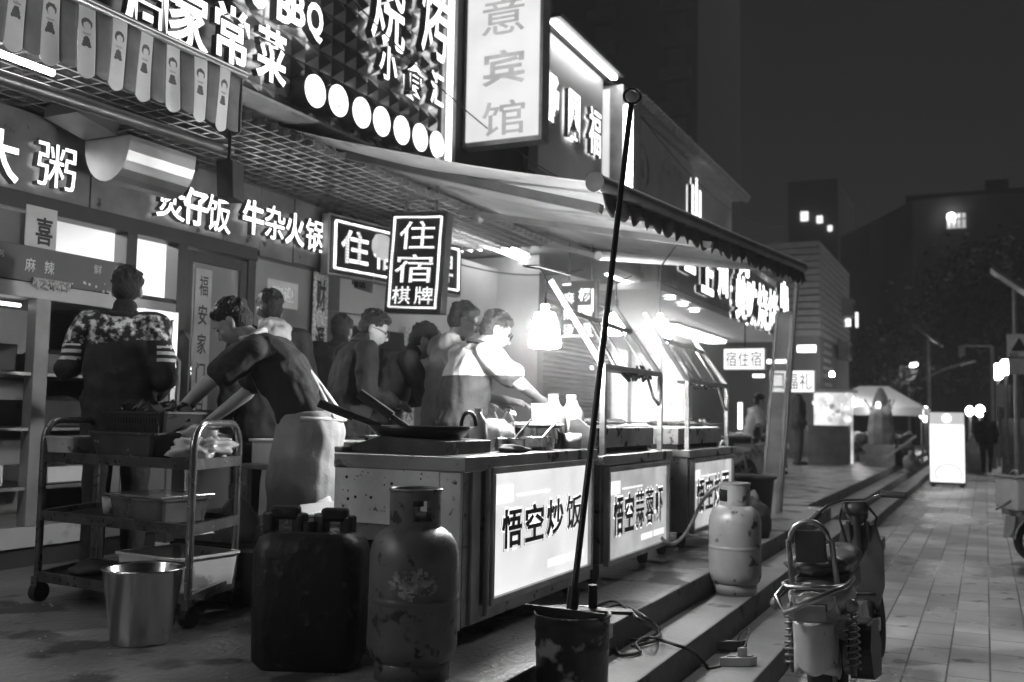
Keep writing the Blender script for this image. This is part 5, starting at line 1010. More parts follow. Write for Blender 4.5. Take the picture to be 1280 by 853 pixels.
# ================================================================== scooters
def make_scooter(lab, grp=None):
    s = thing('motor_scooter', lab, 'scooter', (0, 0, 0), 0, grp)
    body = M('scooter_grey', .42, .45, .1, .25, 6., stain=.08, sscale=20, sth=.64); dark = M('scooter_dark', .035, .45, 0, .3); seatm = M('seat_vinyl', .05, .4, 0, .3)
    def wheel(y, r=.205):
        w_ = obj('wheel', MB().lathe((0, 0, 0), [(r - .06, -.035), (r - .015, -.055), (r, -.025), (r, .025), (r - .015, .055), (r - .06, .035)], 30), rubber, s)
        me = w_.data
        for v in me.vertices: v.co = Vector((v.co.z, v.co.x + y, v.co.y + r))
        m = MB(); 
        for k in range(8):
            a = 2 * math.pi * k / 8; m.bar((0, y, r), (0, y + (r - .05) * math.cos(a), r + (r - .05) * math.sin(a)), .018, .03, (1, 0, 0))
        m.cyl((-.05, y, r), (.05, y, r), .05, None, 16); m.tube([(0, y + (r - .045) * math.cos(2 * math.pi * k / 24), r + (r - .045) * math.sin(2 * math.pi * k / 24)) for k in range(24)], .012, 6, True)
        obj('rim', m, steel_dirty, w_)
    wheel(0); wheel(1.22)
    fp = []
    def fend(u, v):
        a = R(80 + 95 * v); r = .25 + .01 * math.sin(math.pi * u); return Vector(((u - .5) * .19, r * math.cos(a), .215 + r * math.sin(a) - .015 * abs(u - .5) * 2))
    obj('rear_fender', MB().grid(fend, 8, 12), body, s, solid=.006)
    def flap(u, v):
        a = 2 * u - 1; w_ = .105 * (1 - .25 * max(0, v - .6) / .4); return Vector((a * w_ * .82, -.235 - .04 * (1 - a * a) - .03 * v, .45 - .22 * v + .035 * a * a * v ** 6))
    obj('rear_fender_flap', MB().grid(flap, 12, 14), body, s, solid=.008)
    obj('front_fender', MB().grid(lambda u, v: Vector(((u - .5) * .12, 1.22 + .23 * math.cos(R(40 + 90 * v)), .205 + .23 * math.sin(R(40 + 90 * v)))), 4, 12), dark, s, solid=.005)
    tp = obj('tail_panel', MB().prism([(-.095, .09), (.095, .09), (.11, .0), (.03, -.11), (-.03, -.11), (-.11, .0)], (0, -.20, .47), VX, VZ, -.05), body, s, .008)
    obj('tail_lamp', MB().box((-.07, -.262, .50), (.07, -.252, .53)), M('lamp_red', .08, .2), tp)
    obj('turn_lamp', MB().ball((-.165, -.2, .52), .03, 10).ball((.165, -.2, .52), .03, 10), M('lamp_amber', .18, .2), tp)
    for x in (-.135, .135):
        m = MB(); m.cyl((x, -.12, .2), (x, -.06, .5), .014)
        m.tube([(x + .030 * math.cos(k * .9), -.11 + .05 * k / 60 + .030 * math.sin(k * .9) * .9, .23 + .24 * k / 60) for k in range(61)], .006, 5)
        obj('shock_absorber', m, M('spring_dark', .3, .3, .8), s)
    obj('side_cover', MB().prism([(-.14, .47), (.35, .46), (.42, .32), (.3, .24), (.05, .34)], (.135, 0, 0), VY, VZ, -.27), body, s, .03); obj('number_plate', MB().box((-.07, -.292, .46), (.07, -.284, .53)), grey_paint, s, .003); obj('seat_rear', MB().ball((0, .10, .675), (.145, .30, .06), 20), seatm, s); obj('tail_body', MB().ball((0, .0, .535), (.145, .27, .085), 20), body, s); obj('front_apron', MB().prism([(-.07, .30), (.07, .30), (.11, .42), (.12, .62), (.09, .76), (-.09, .76), (-.12, .62), (-.11, .42)], (0, 1.08, 0), VX, VZ, -.05), dark, s, .02); obj('headlamp_cowl', MB().ball((0, 1.03, .86), (.075, .06, .05), 16), dark, s)
    obj('engine', MB().box((-.09, .15, .14), (.09, .45, .30)), steel_dirty, s, .02)
    obj('floor_board', MB().box((-.10, .42, .24), (.10, .92, .28)), dark, s, .012)
    obj('kick_stand', MB().bar((-.12, .25, .0), (-.08, .25, .2), .02), steel_dirty, s)
    def seatf(u, v):
        y = -.12 + .62 * v; w_ = .13 - .035 * v; x = (u - .5) * 2 * w_; return Vector((x, y, .655 + .05 * math.sqrt(max(0, 1 - (2 * u - 1) ** 2)) * (1 if v > .06 else .3) - .05 * math.sin(math.pi * v) * .7 + (.02 if v < .4 else 0)))
    obj('seat', MB().grid(seatf, 12, 14), seatm, s, solid=.04)
    obj('seat_base', MB().box((-.11, -.1, .52), (.11, .42, .63)), dark, s, .02)
    rk = MB(); rk.tube([(-.125, .1, .60), (-.14, -.15, .60), (-.10, -.24, .60), (.10, -.24, .60), (.14, -.15, .60), (.125, .1, .60)], .012, 8); rk.tube([(-.12, -.2, .60), (-.15, -.26, .56), (-.1, -.33, .50), (.12, -.30, .60), (.14, -.2, .60)], .013, 8)
    rk.bar((-.11, -.2, .595), (.11, -.2, .595), .05, .015).bar((-.11, -.12, .595), (.11, -.12, .595), .04, .015)
    obj('rear_rack', rk, M('rack_metal', .38, .3, .9, .3), s)
    hp_ = [(-.10, -.15, .60), (-.095, -.18, .80)] + [(-.085 * math.cos(math.pi * k / 8), -.19, .80 + .085 * math.sin(math.pi * k / 8)) for k in range(9)] + [(.095, -.18, .80), (.10, -.15, .60)]
    bh = obj('back_hoop', MB().tube(hp_, .0125, 10), MATS['rack_metal'], s)
    obj('back_pad', MB().box((-.07, -.185, .70), (.07, -.165, .845)), seatm, bh, .01)
    obj('steering_column', MB().cyl((0, 1.2, .24), (0, 1.0, .90), .02).cyl((-.05, 1.22, .24), (-.05, 1.06, .78), .016).cyl((.05, 1.22, .24), (.05, 1.06, .78), .016), dark, s)
    hb = obj('handlebar', MB().tube([(-.16, .80, .84), (-.12, .88, .88), (-.05, .98, .90), (.06, 1.0, .90), (.13, .99, .93), (.22, .99, .93)], .011, 8), chrome, s)
    for x in (-1, 1):
        obj('grip', MB().cyl((-.155 if x < 0 else .15, .81 if x < 0 else .99, .845 if x < 0 else .935), (-.19 if x < 0 else .28, .71 if x < 0 else .98, .80 if x < 0 else .925), .019, None, 12), black_plastic, hb); obj('brake_lever', MB().tube([(.12, 1.01, .93), (.18, 1.04, .925), (.27, 1.02, .915)] if x > 0 else [(-.13, .9, .87), (-.19, .88, .84), (-.22, .78, .80)], .006, 6), steel, hb)
    obj('headlamp', MB().ball((0, 1.08, .82), (.06, .05, .06), 14), dark, s)
    obj('cable_bundle', MB().tube([(-.05, 1.0, .9), (-.1, 1.08, .8), (-.06, 1.08, .6)], .008, 5).tube([(.05, 1.0, .9), (.1, 1.1, .8), (.04, 1.1, .6)], .008, 5), blackm, s)
    pb = obj('side_box', MB().prism([(-.10, .16), (.12, .14), (.18, .28), (.1, .40), (-.06, .40), (-.13, .3)], (.10, .1, 0), VY, VZ, .10), black_plastic, s, .03)
    g = MB()
    for k in range(6): g.box((.12, .05 + k * .025, .401), (.18, .063 + k * .025, .408))
    obj('louvre', g, M('louvre_grey', .3, .5), pb)
    return s
sc1 = make_scooter('worn grey scooter parked beside the steps in the near pavement'); sc1.location = (-.66, 4.86, 0); sc1.rotation_euler = (0, R(-4), R(-3))
sc2 = dup(sc1, (.42, 11.15, 0), R(-62), 'delivery scooter with white box, parked at right edge of pavement')
bxp = onY(1268, 620, 11.0); bx2 = MB(); ca, sa = math.cos(R(-62)), math.sin(R(-62))
db = thing('delivery_box', 'boxy white delivery crate carried on the parked scooter rack', 'box', (.42, 11.15, .5), R(-62))
def lb(x, y, z): return Vector((.42 + x * ca - y * sa, 11.15 + x * sa + y * ca, z))
obj('shell', MB().obox(lb(.02, -.10, .66), (lb(1, 0, 0) - lb(0, 0, 0)) * .2, (lb(0, 1, 0) - lb(0, 0, 0)) * .2, VZ * .15), white_plastic, db, .02); obj('lid', MB().obox(lb(.02, -.10, .825), (lb(1, 0, 0) - lb(0, 0, 0)) * .21, (lb(0, 1, 0) - lb(0, 0, 0)) * .21, VZ * .012), grey_paint, db, .006)
for k, (px, py, Y_, rz) in enumerate(((932, 555, 13.6, 70), (958, 556, 15.0, 95), (944, 548, 17.5, 80))):
    p = onZ(px, py, PL) if False else onY(px, py, Y_); dup(sc1, (p.x, Y_, PL), R(rz), ['dark scooter parked sideways behind the farthest cart', 'blurred scooter parked behind the clear wind screen', 'farther scooter among others under the glaring lightboxes'][k])
# ================================================================== pavement lightbox and far stalls
a = onZ(1163, 608, 0); k = a.y
ls = thing('pavement_lightbox', 'glowing white standing lightbox sign on the pavement beside the steps', 'lightbox sign', (a.x, a.y, 0))
pB, pA = onY(1166, 514, k), onY(1208, 515, k); zT = pB.z
obj('cabinet', MB().box((a.x - .02, k, .04), (a.x + .70, k + .22, zT)), M('lightbox_dark', .12, .4, .4), ls); obj('light_face', MB().box((a.x, k - .012, .10), (a.x + .68, k - .002, zT - .28)), E('pave_face', .75), ls)
obj('head_panel', MB().box((a.x, k - .012, zT - .279), (a.x + .68, k - .002, zT - .03)), E('pave_head', .3), ls); obj('head_disc', MB().cyl((a.x + .34, k - .013, zT - .15), (a.x + .34, k - .02, zT - .15), .09), E('pave_disc', 1.6), ls)
obj('foot', MB().box((a.x + .02, k - .05, 0), (a.x + .1, k + .27, .04)), blackm, ls); obj('foot', MB().box((a.x + .58, k - .05, 0), (a.x + .66, k + .27, .04)), blackm, ls)
ma = MB(); ma.tube([(a.x + .36 + .26 * math.cos(t_), k - .014, .28 + .2 * math.sin(t_)) for t_ in [R(-40 + 10 * i) for i in range(27)]], .008, 5)
for i in range(5): ma.tube([(a.x + .2 + i * .07, k - .014, .18), (a.x + .23 + i * .07, k - .014, .25), (a.x + .25 + i * .07, k - .014, .19)], .006, 5)
obj('printed_mark', ma, grey_paint, ls)
tn = thing('canopy_tent', 'pale four legged canopy tent glowing beside distant stalls', 'tent', (-2.4, 27, PL))
zt, ze = 2.28, 1.72; xc, yc = -2.45, 27.3
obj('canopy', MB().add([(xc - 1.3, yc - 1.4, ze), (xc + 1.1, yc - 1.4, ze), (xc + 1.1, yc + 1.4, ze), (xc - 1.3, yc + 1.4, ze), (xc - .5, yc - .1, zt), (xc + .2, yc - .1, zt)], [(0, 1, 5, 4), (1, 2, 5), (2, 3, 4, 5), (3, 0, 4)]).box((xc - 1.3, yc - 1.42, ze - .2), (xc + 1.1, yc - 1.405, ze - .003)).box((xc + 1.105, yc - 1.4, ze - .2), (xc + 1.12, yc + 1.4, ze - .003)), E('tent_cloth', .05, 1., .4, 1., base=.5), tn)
for x, y in ((xc - 1.27, yc - 1.36), (xc + 1.07, yc - 1.36), (xc + 1.07, yc + 1.36), (xc - 1.27, yc + 1.36)): obj('leg', MB().cyl((x, y, PL), (x, y, ze), .03), grey_paint, tn)
for k, (px, py) in enumerate(((1040, 468), (1098, 506), (1065, 500))):
    p = onY(px, py, 25.5 + k * .3); b_ = thing('bare_bulb', ['bare bulb at the lit stall corner', 'bare bulb under the front edge of the white tent', 'bare bulb between the lit stall and tent'][k], 'bulb', p); obj('globe', MB().ball(p, .06, 10), E('bulb_far', 110.), b_); obj('cord', MB().cyl(p + VZ * .06, p + VZ * .4, .008, None, 5), dark_paint, b_)
sx0, sx1 = onY(1015, 560, 23.4).x, onY(1064, 562, 23.4).x
ss = thing('snack_stall', 'brightly lit distant snack stall with dark counter and shelves', 'stall', (sx0, 23, PL))
obj('counter', MB().box((sx0, 22.9, PL), (sx1, 23.3, PL + .85)), M('counter_dark', .1, .5), ss); obj('back_panel', MB().box((sx0, 23.7, PL), (sx1, 23.8, 2.0)), E('stall_glow', .4, 1., .7, 2.2), ss); obj('roof', MB().box((sx0 - .1, 22.8, 2.0), (sx1 + .1, 23.9, 2.06)), grey_paint, ss)
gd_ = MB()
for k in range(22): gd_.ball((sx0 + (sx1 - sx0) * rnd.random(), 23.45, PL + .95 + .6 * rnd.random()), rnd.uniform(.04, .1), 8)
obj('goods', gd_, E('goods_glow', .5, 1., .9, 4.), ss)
p = onZ(1000, 570, PL); bn = thing('floor_basin', 'dark shallow basin on the platform under lightboxes', 'basin', p); obj('shell', MB().lathe(p, [(0, 0), (.25, 0), (.32, .1), (.29, .1), (.22, .02), (0, .02)], 24), dark_paint, bn)
# draped plant and clutter by the steps
p = onZ(1100, 582, PL); dp = thing('wrapped_shrub', 'potted shrub wrapped in pale plastic at the platform edge', 'plant', p)
obj('pot', MB().box((p.x - .3, p.y, PL), (p.x + .3, p.y + .6, PL + .45)), M('pot_pale', .4, .6), dp); obj('wrap', MB().lathe((p.x, p.y + .3, PL + .45), [(.26, 0), (.3, .25), (.24, .7), (.14, 1.05), (.05, 1.25), (0, 1.26)], 9, smooth=False), M('wrap_film', .4, .3, 0, .4, 4., alpha=.75), dp)
tw_ = MB()
for k in range(7): tw_.tube([(p.x + .1 * math.sin(k), p.y + .3, PL + .4), (p.x + .2 * math.sin(k * 2.), p.y + .3, PL + 1.1), (p.x + .35 * math.sin(k * 2.2), p.y + .3, PL + 1.45)], .012, 5)
obj('twigs', tw_, bark, dp)
for k, (px, py, w_, h_) in enumerate(((1128, 582, .5, .45), (1140, 590, .4, .3), (1118, 575, .6, .7))):
    p = onZ(px, py, .41); b_ = thing('goods_sack', ['bulging dark sack near the steps edge', 'small pale sack nearest to the standing lightbox', 'tall dark sack heaped behind the others near the tent'][k], 'sack', p); obj('bag_body', blob(p + VZ * h_ * .5, (w_ * .5, w_ * .5, h_ * .55), k + 30, .5, 18, 3.), M('sack_%d' % k, (.06, .22, .05)[k], .8), b_); obj('tied_top', blob(p + VZ * h_ * 1.1, (.07, .07, .1), k + 40, .4, 10), M('sack_%d' % k, .1), b_)
pl2 = thing('leaning_plank', 'pale plank leaning over the goods near the tent', 'plank', onZ(1120, 585, PL)); pa, pb2 = onY(1108, 572, 22.5), onY(1145, 545, 22.5); obj('board', MB().bar(pa, pb2, .16, .05), M('plank_pale', .45, .7), pl2)
for k in range(16):
    px, py = 1068 + (k % 8) * 9 + 3 * math.sin(k * 1.7), 560 - (k // 8) * 12; p = onY(px, py, 25.2 + .2 * (k % 3)); b_ = thing('stall_goods', 'jumbled small goods piled under the white tent', 'goods', p, 0, 'goods piled under the tent'); obj('bundle', blob(p, (.16, .16, .13), k + 80, .6, 12, 5.), M('stall_goods_%d' % (k % 3), (.08, .35, .6)[k % 3], .6, 0, .5, 6.), b_)
tb4 = thing('trestle_table', 'long low trestle table under the white tent', 'table', onY(1100, 570, 25.3)); p = onY(1066, 572, 25.2); q = onY(1140, 574, 25.2); obj('tabletop', MB().box((p.x, 25.0, p.z + .08), (q.x, 25.8, p.z + .13)), dark_paint, tb4)
for x in (p.x + .1, q.x - .1): obj('leg', MB().box((x - .03, 25.3, PL - .0), (x + .03, 25.4, p.z + .08)), dark_paint, tb4)
# ================================================================== street lamps, signpost
def solar(px, Y_, z_top, arm, lab, lit):
    b = onY(px, 560, Y_); x = b.x; s = thing('solar_street_lamp', lab, 'street lamp', (x, Y_, 0), 0, 'solar street lamps')
    obj('pole', MB().cyl((x, Y_, 0), (x, Y_, z_top), .07, .045, 12), M('lamp_pole', .3, .5, .4, .2), s); obj('solar_panel', MB().obox((x - .02, Y_, z_top + .12), (.42, 0, -.34), (0, .45, 0), (.02, 0, .025)), M('solar_cell', .12, .3), s)
    e = Vector((x + arm, Y_ - .1, z_top - .55 if lit else z_top - .75)); obj('arm', MB().tube(smooth([(x - .15, Y_, z_top - 1.25), (x + arm * .4, Y_, z_top - .95), (e.x, e.y, e.z)]), .035, 8), M('lamp_pole', .3), s)
    obj('lamp_head', MB().obox(e + Vector((.1, 0, .0)), (.22, 0, .06), (0, .09, 0), (-.01, 0, .03)), M('lamp_pole', .3), s)
    if lit: obj('lens', MB().ball(e + Vector((.12, 0, -.06)), (.2, .1, .08), 10), E('street_lens', 45.), s)
t1 = onY(1163, 424, 33); solar(1162, 33, t1.z, 1.0, 'unlit solar street lamp rising directly behind the pavement lightbox', False)
t2 = onY(1108, 438, 44); solar(1107, 44, t2.z, .95, 'lit solar street lamp behind the white tent', True)
t3 = onY(1275, 362, 24); solar(1272, 24, t3.z, .9, 'unlit solar street lamp at right edge above warning board', False)
p = onY(1268, 430, 23.6); wsn = thing('warning_sign', 'pale warning signboard with triangle on the pole at right edge', 'sign', p)
q0, q1 = onY(1258, 418, 23.5), onY(1284, 446, 23.5); obj('board', MB().box((q0.x, 23.5, q1.z), (q1.x, 23.54, q0.z)), M('sign_board', .6, .5), wsn)
q2, q3 = onY(1260, 448, 23.5), onY(1284, 468, 23.5); obj('lower_board', MB().box((q2.x, 23.5, q3.z), (q3.x, 23.54, q2.z)), M('sign_board_low', .4, .5), wsn)
tri = Vector(onY(1274, 432, 23.49)); obj('triangle', MB().prism([(-.16, -.12), (.16, -.12), (0, .17)], tri, VX, VZ, .006), blackm, wsn); obj('triangle_field', MB().prism([(-.10, -.085), (.10, -.085), (0, .1)], tri - VY * .001, VX, VZ, .003), M('sign_board', .6), wsn)
lt_ = MB()
for k in range(4): lt_.box((q0.x + .05, 23.49, q0.z - .42 - k * .03), (q0.x + .22, 23.499, q0.z - .405 - k * .03))
obj('small_print', lt_, blackm, wsn)
def cctv(px, Y_, py, lab):
    t_ = onY(px, py, Y_); s = thing('camera_pole', lab, 'camera pole', (t_.x, Y_, 0)); obj('pole', MB().cyl((t_.x, Y_, 0), (t_.x, Y_, t_.z), .08, .06, 12), M('lamp_pole', .3), s); obj('arm', MB().cyl((t_.x, Y_, t_.z), (t_.x - .9, Y_, t_.z + .02), .03), M('lamp_pole', .3), s); obj('camera_housing', MB().cyl((t_.x - .85, Y_, t_.z), (t_.x - .85, Y_, t_.z - .28), .1), M('lamp_pole', .3), s)
    obj('box', MB().box((t_.x + .1, Y_ - .1, t_.z * .5), (t_.x + .5, Y_ + .1, t_.z * .5 + .7)), grey_paint, s)
cctv(1240, 34, 433, 'tall pole with camera arm near right end of pavement'); cctv(1136, 48, 477, 'shorter pole with camera arm beyond the white tent')
for k, (px, py, Y_, r, lab) in enumerate(((1247, 465, 36, .20, 'bright globe lamp left of the warning board'), (1257, 459, 30, .16, 'tall bright lamp against edge of warning board'), (1212, 514, 40, .13, 'left globe of the low twin lamp post'), (1225, 514, 40, .16, 'right globe of the low twin lamp post'), (1157, 518, 38, .2, 'stacked lit globes beside the pavement lightbox'))):
    p = onY(px, py, Y_); g = thing('globe_lamp', lab, 'lamp', (p.x, Y_, 0)); obj('globe', MB().ball(p, (r, r, r * 1.35), 12), E('globe_glow', 14.), g); obj('post', MB().cyl((p.x, Y_, 0), (p.x, Y_, p.z - r * 1.3), .05), M('lamp_pole', .3), g)
for k, (px, w_) in enumerate(((1263, .45), (1276, .5))):
    p = onZ(px, 592, 0); wr = thing('wrapped_post', ['left cloth wrapped post under the warning board', 'right cloth wrapped post under the warning board'][k], 'post', p); obj('wrap', MB().lathe((p.x, p.y, 0), [(w_ * .5, 0), (w_ * .42, .5), (w_ * .5, .9), (w_ * .38, 1.5), (0, 1.55)], 12), M('post_cloth', .22, .8, 0, .4, 3.), wr); obj('post', MB().cyl((p.x, p.y, 1.5), (p.x, p.y, 2.4), .08), dark_paint, wr)
wbk = onZ(1220, 600, 0); wb_ = thing('white_canister', 'white canister standing beside the walking man', 'canister', wbk); wp = onY(1219, 560, 31); obj('body', MB().lathe((wp.x, 31, 0), [(0, 0), (.3, .0), (.3, .7), (.12, .95), (.1, 1.1), (0, 1.1)], 16), M('canister', .5, .5), wb_)
# ================================================================== people
skinm = M('skin', .36, .5, 0, .1, 8.)
hairm = M('hair', .012, .5, 0, .4, 60., bump=.6, bscale=120)
def lerp(a, b, t): return a + (b - a) * t
class Body(MB):
    def cap(s, p, q, r0, r1, n=12):
        p, q = Vector(p), Vector(q); d = q - p; L_ = max(d.length, 1e-4); d = d / L_; pts, rs = [], []
        for k in range(5): a = math.pi / 2 * (1 - k / 4); pts.append(p - d * r0 * math.sin(a)); rs.append(max(r0 * math.cos(a), 1e-3))
        for k in range(1, 4): pts.append(p.lerp(q, k / 4)); rs.append(lerp(r0, r1, k / 4))
        for k in range(5): a = math.pi / 2 * (k / 4); pts.append(q + d * r1 * math.sin(a)); rs.append(max(r1 * math.cos(a), 1e-3))
        return s.tube(pts, rs, n)
    def loft(s, secs, right, n=20):
        """torso: list of (centre, half width, half depth)"""
        right = Vector(right).normalized(); rings = []
        for i, (c, rx, ry) in enumerate(secs):
            c = Vector(c); t = (Vector(secs[min(i + 1, len(secs) - 1)][0]) - Vector(secs[max(i - 1, 0)][0])).normalized(); r_ = (right - t * right.dot(t)).normalized(); f_ = t.cross(r_)
            rings.append([c + r_ * rx * math.copysign(abs(math.cos(a)) ** .8, math.cos(a)) + f_ * ry * math.copysign(abs(math.sin(a)) ** .8, math.sin(a)) for a in [2 * math.pi * k / n for k in range(n)]])
        m = len(rings); s.add([p for g in rings for p in g], [(i * n + k, i * n + (k + 1) % n, (i + 1) * n + (k + 1) % n, (i + 1) * n + k) for i in range(m - 1) for k in range(n)], True)
        s.add(rings[0], [tuple(range(n - 1, -1, -1))]); s.add(rings[-1], [tuple(range(n))]); return s
def fuse(name, mb, mat, parent, voxel, smooth_n=4, wrinkle=0., wf=9., pick=None):
    """weld overlapping pieces into one continuous skin; geometry is in the figure's own space"""
    me = bpy.data.meshes.new(name); me.from_pydata([tuple(v) for v in mb.v], [], mb.f); me.update()
    o = bpy.data.objects.new(name, me)
    a = o.modifiers.new('weld', 'REMESH'); a.mode = 'VOXEL'; a.voxel_size = voxel; a.use_smooth_shade = True
    b = o.modifiers.new('soft', 'SMOOTH'); b.factor = .5; b.iterations = smooth_n
    m2 = evaluated_mesh(o); COL.objects.link(o); o.modifiers.clear(); o.data = m2; bpy.data.meshes.remove(me)
    if wrinkle:
        m2.update(); nrm = [v.normal.copy() for v in m2.vertices]; cos = []
        for v, n_ in zip(m2.vertices, nrm):
            c = v.co; k = mnoise.noise(Vector((c.x * wf * .8, c.y * wf * .8, c.z * wf * 1.5))) + .6 * mnoise.noise(Vector((c.x * wf * 2.3 + c.z * 4, c.y * wf * 2.3, c.z * wf * 1.1 + 7)))
            cos += list(c + n_ * k * wrinkle)
        m2.vertices.foreach_set('co', cos)
    for m in (mat if isinstance(mat, (list, tuple)) else [mat]): m2.materials.append(m)
    for p in m2.polygons:
        p.use_smooth = True
        if pick: p.material_index = pick(p.center)
    m2.name = name; o.name = name
    o.parent = parent; WM[o.name] = wmat(parent); return o
def unit(v): return Vector(v).normalized()
def person(label, loc, yaw, J={}, top=None, pants=None, sleeve='long', hood=False, apron=None, glasses=False, scale=1., voxel=.0115, group=None, toppick=None, hairfade=True, collar=None):
    P = thing('person', label, 'person', loc, yaw, group); P.scale = (scale,) * 3; WM[P.name] = Matrix.Identity(4)
    D = dict(hip=(0, 0, .90), chest=(0, .02, 1.22), neck=(0, 0, 1.43), head=(0, .03, 1.575), hf=(0, 1, -.05), hu=(0, .03, 1), right=(1, 0, 0),
             shR=(.185, -.005, 1.385), elR=(.25, -.03, 1.10), waR=(.24, .10, .87), shL=(-.185, -.005, 1.385), elL=(-.25, -.03, 1.10), waL=(-.24, .10, .87),
             hipR=(.09, 0, .88), knR=(.10, .02, .48), anR=(.10, -.02, .08), hipL=(-.09, 0, .88), knL=(-.10, .02, .48), anL=(-.10, -.02, .08), toe=(0, 1, 0))
    D.update(J); D = {k: Vector(v) for k, v in D.items()}
    right = unit(D['right']); hf = unit(D['hf']); hu = D['hu']; hu = unit(hu - hf * hu.dot(hf)); hr = hf.cross(hu)
    H = D['head']; RM = Matrix((hr, hf, hu)).transposed()
    def h(x, y, z): return H + hr * x + hf * y + hu * z
    B = Body(); wst = D['hip'].lerp(D['chest'], .45)
    tors = [(D['hip'] - VZ * .06, .13, .095), (D['hip'], .155, .105), (wst, .135, .095), (D['chest'], .158, .108), (D['chest'].lerp(D['neck'], .62), .15, .095), (D['neck'] - (D['neck'] - D['chest']).normalized() * .02, .075, .065)]
    B.loft(tors, right); B.cap(D['neck'] - (D['neck'] - D['chest']).normalized() * .05, H - hu * .06 - hf * .015, .058, .054)
    # head
    B.ball(h(0, -.012, .035), (.073, .092, .085), 18, RM); B.ball(h(0, .018, -.03), (.062, .070, .082), 18, RM); B.ball(h(0, .045, -.088), (.03, .026, .024), 12, RM); B.ball(h(0, .055, .012), (.054, .03, .02), 12, RM)
    B.cap(h(0, .082, .005), h(0, .103, -.032), .010, .015, 10); B.ball(h(0, .078, -.062), (.024, .013, .010), 10, RM); B.ball(h(.036, .062, -.03), (.02, .02, .022), 10, RM); B.ball(h(-.036, .062, -.03), (.02, .02, .022), 10, RM)
    for s_ in (-1, 1): B.ball(h(s_ * .074, -.012, -.012), (.010, .020, .032), 10, RM)
    hands = {}
    for S, s_ in (('R', 1), ('L', -1)):
        sh, el, wa = D['sh' + S], D['el' + S], D['wa' + S]
        B.cap(D['neck'].lerp(sh, .35) - VZ * .02, sh, .055, .058); B.cap(sh, el, .054, .042); B.cap(el, wa, .042, .028)
        d = unit(wa - el); sd = d.cross(VZ); sd = unit(sd) if sd.length > .2 else right; nn = sd.cross(d); pc = wa + d * .05
        hm = [wa - d * .01, wa + d * .09]
        B.cap(wa, wa + d * .075 + sd * .018, .027, .022); B.cap(wa, wa + d * .075 - sd * .018, .027, .022)
        for k, (off, L_) in enumerate(((-.033, .068), (-.011, .078), (.011, .073), (.032, .058))):
            f0 = wa + d * .082 + sd * off; f1 = f0 + d * L_ * .5 - nn * .008; f2 = f1 + d * L_ * .42 - nn * .024
            B.cap(f0, f1, .0125, .0115, 8); B.cap(f1, f2, .0115, .0095, 8)
        t0 = wa + d * .03 - sd * .03 * s_; t1 = t0 + d * .035 - sd * .03 * s_ - nn * .012; B.cap(t0, t1, .015, .013, 8); B.cap(t1, t1 + d * .035 - nn * .01, .013, .010, 8)
        hp_, kn, an = D['hip' + S], D['kn' + S], D['an' + S]
        B.cap(hp_, kn, .083, .058); B.cap(kn, an, .055, .038)
        tf = unit(D['toe']); B.cap(an - VZ * .03 - tf * .03, an - VZ * .045 + tf * .14, .04, .032)
    fuse('body', B, skinm, P, voxel, 3)
    # hair
    Hm = Body(); Hm.ball(h(0, -.020, .048), (.080, .095, .084), 18, RM); Hm.ball(h(0, -.042, .0), (.074, .072, .075), 16, RM); Hm.ball(h(0, .035, .085), (.066, .052, .036), 14, RM)
    r_ = random.Random(hash(label) % 1000 if False else len(label))
    for k in range(60):
        a, e = r_.uniform(0, 6.28), r_.uniform(-.1, 1.4); q = h(.078 * math.cos(a) * math.cos(e), -.02 + .094 * math.sin(a) * math.cos(e), .05 + .083 * math.sin(e))
        if (q - H).dot(hf) < .05: Hm.ball(q, (.013, .013, .012), 8)
    fuse('hair', Hm, hairm, P, .0075, 1, .004, 70.)
    ey = Body()
    for s_ in (-1, 1): ey.ball(h(s_ * .030, .083, .0), (.012, .006, .006), 8, RM).ball(h(s_ * .03, .089, .022), (.02, .005, .004), 8, RM)
    o = obj('eyes', ey, hairm, None); o.parent = P
    if glasses:
        g = Body()
        for s_ in (-1, 1):
            g.ring(h(s_ * .032, .102, -.002), hr, hu, .024, .0022, 18, 6); g.tube([h(s_ * .058, .098, .004), h(s_ * .076, .03, .006), h(s_ * .079, -.02, .0)], .0024, 6)
        g.tube([h(-.008, .104, .004), h(.008, .104, .004)], .002, 6); o = obj('glasses', g, M('spectacle', .02, .3), None); o.parent = P
    # clothes
    T = Body(); e = .026 if sleeve == 'long' else .022
    T.loft([(D['hip'] - VZ * (.06 if apron else .13), .192, .148), (D['hip'] - VZ * .03, .192, .148), (wst, .186, .142), (D['chest'], .188, .138)] + [(c, a + e, b + e) for c, a, b in tors[4:5]] + [(D['neck'] + (D['neck'] - D['chest']).normalized() * -.012, .078, .072)], right)
    for S in 'RL':
        sh, el, wa = D['sh' + S], D['el' + S], D['wa' + S]; T.cap(D['neck'].lerp(sh, .4) - VZ * .02, sh, .066, .076)
        if sleeve == 'long': T.cap(sh, el, .077, .066); T.cap(el, el.lerp(wa, .93), .066, .046)
        else: T.cap(sh, sh.lerp(el, .66), .076, .086)
    if sleeve == 'long': T.cap(D['neck'] - VZ * .01, D['neck'] + (D['head'] - D['neck']) * .25, .072, .07)
    fuse('shirt' if sleeve == 'short' else 'jacket', T, top, P, voxel, 2, .016, 8.5, toppick)
    cl_ = Body(); nd = unit(D['neck'] - D['chest']); nu = unit(right - nd * right.dot(nd)); nv = nd.cross(nu); k0 = D['neck'] + nd * .012
    cl_.tube([k0 + nu * .075 * math.cos(a) + nv * .068 * math.sin(a) for a in [2 * math.pi * i / 20 for i in range(20)]], .014, 8, True); o = obj('collar', cl_, collar or (top[-1] if isinstance(top, list) else top), None); o.parent = P
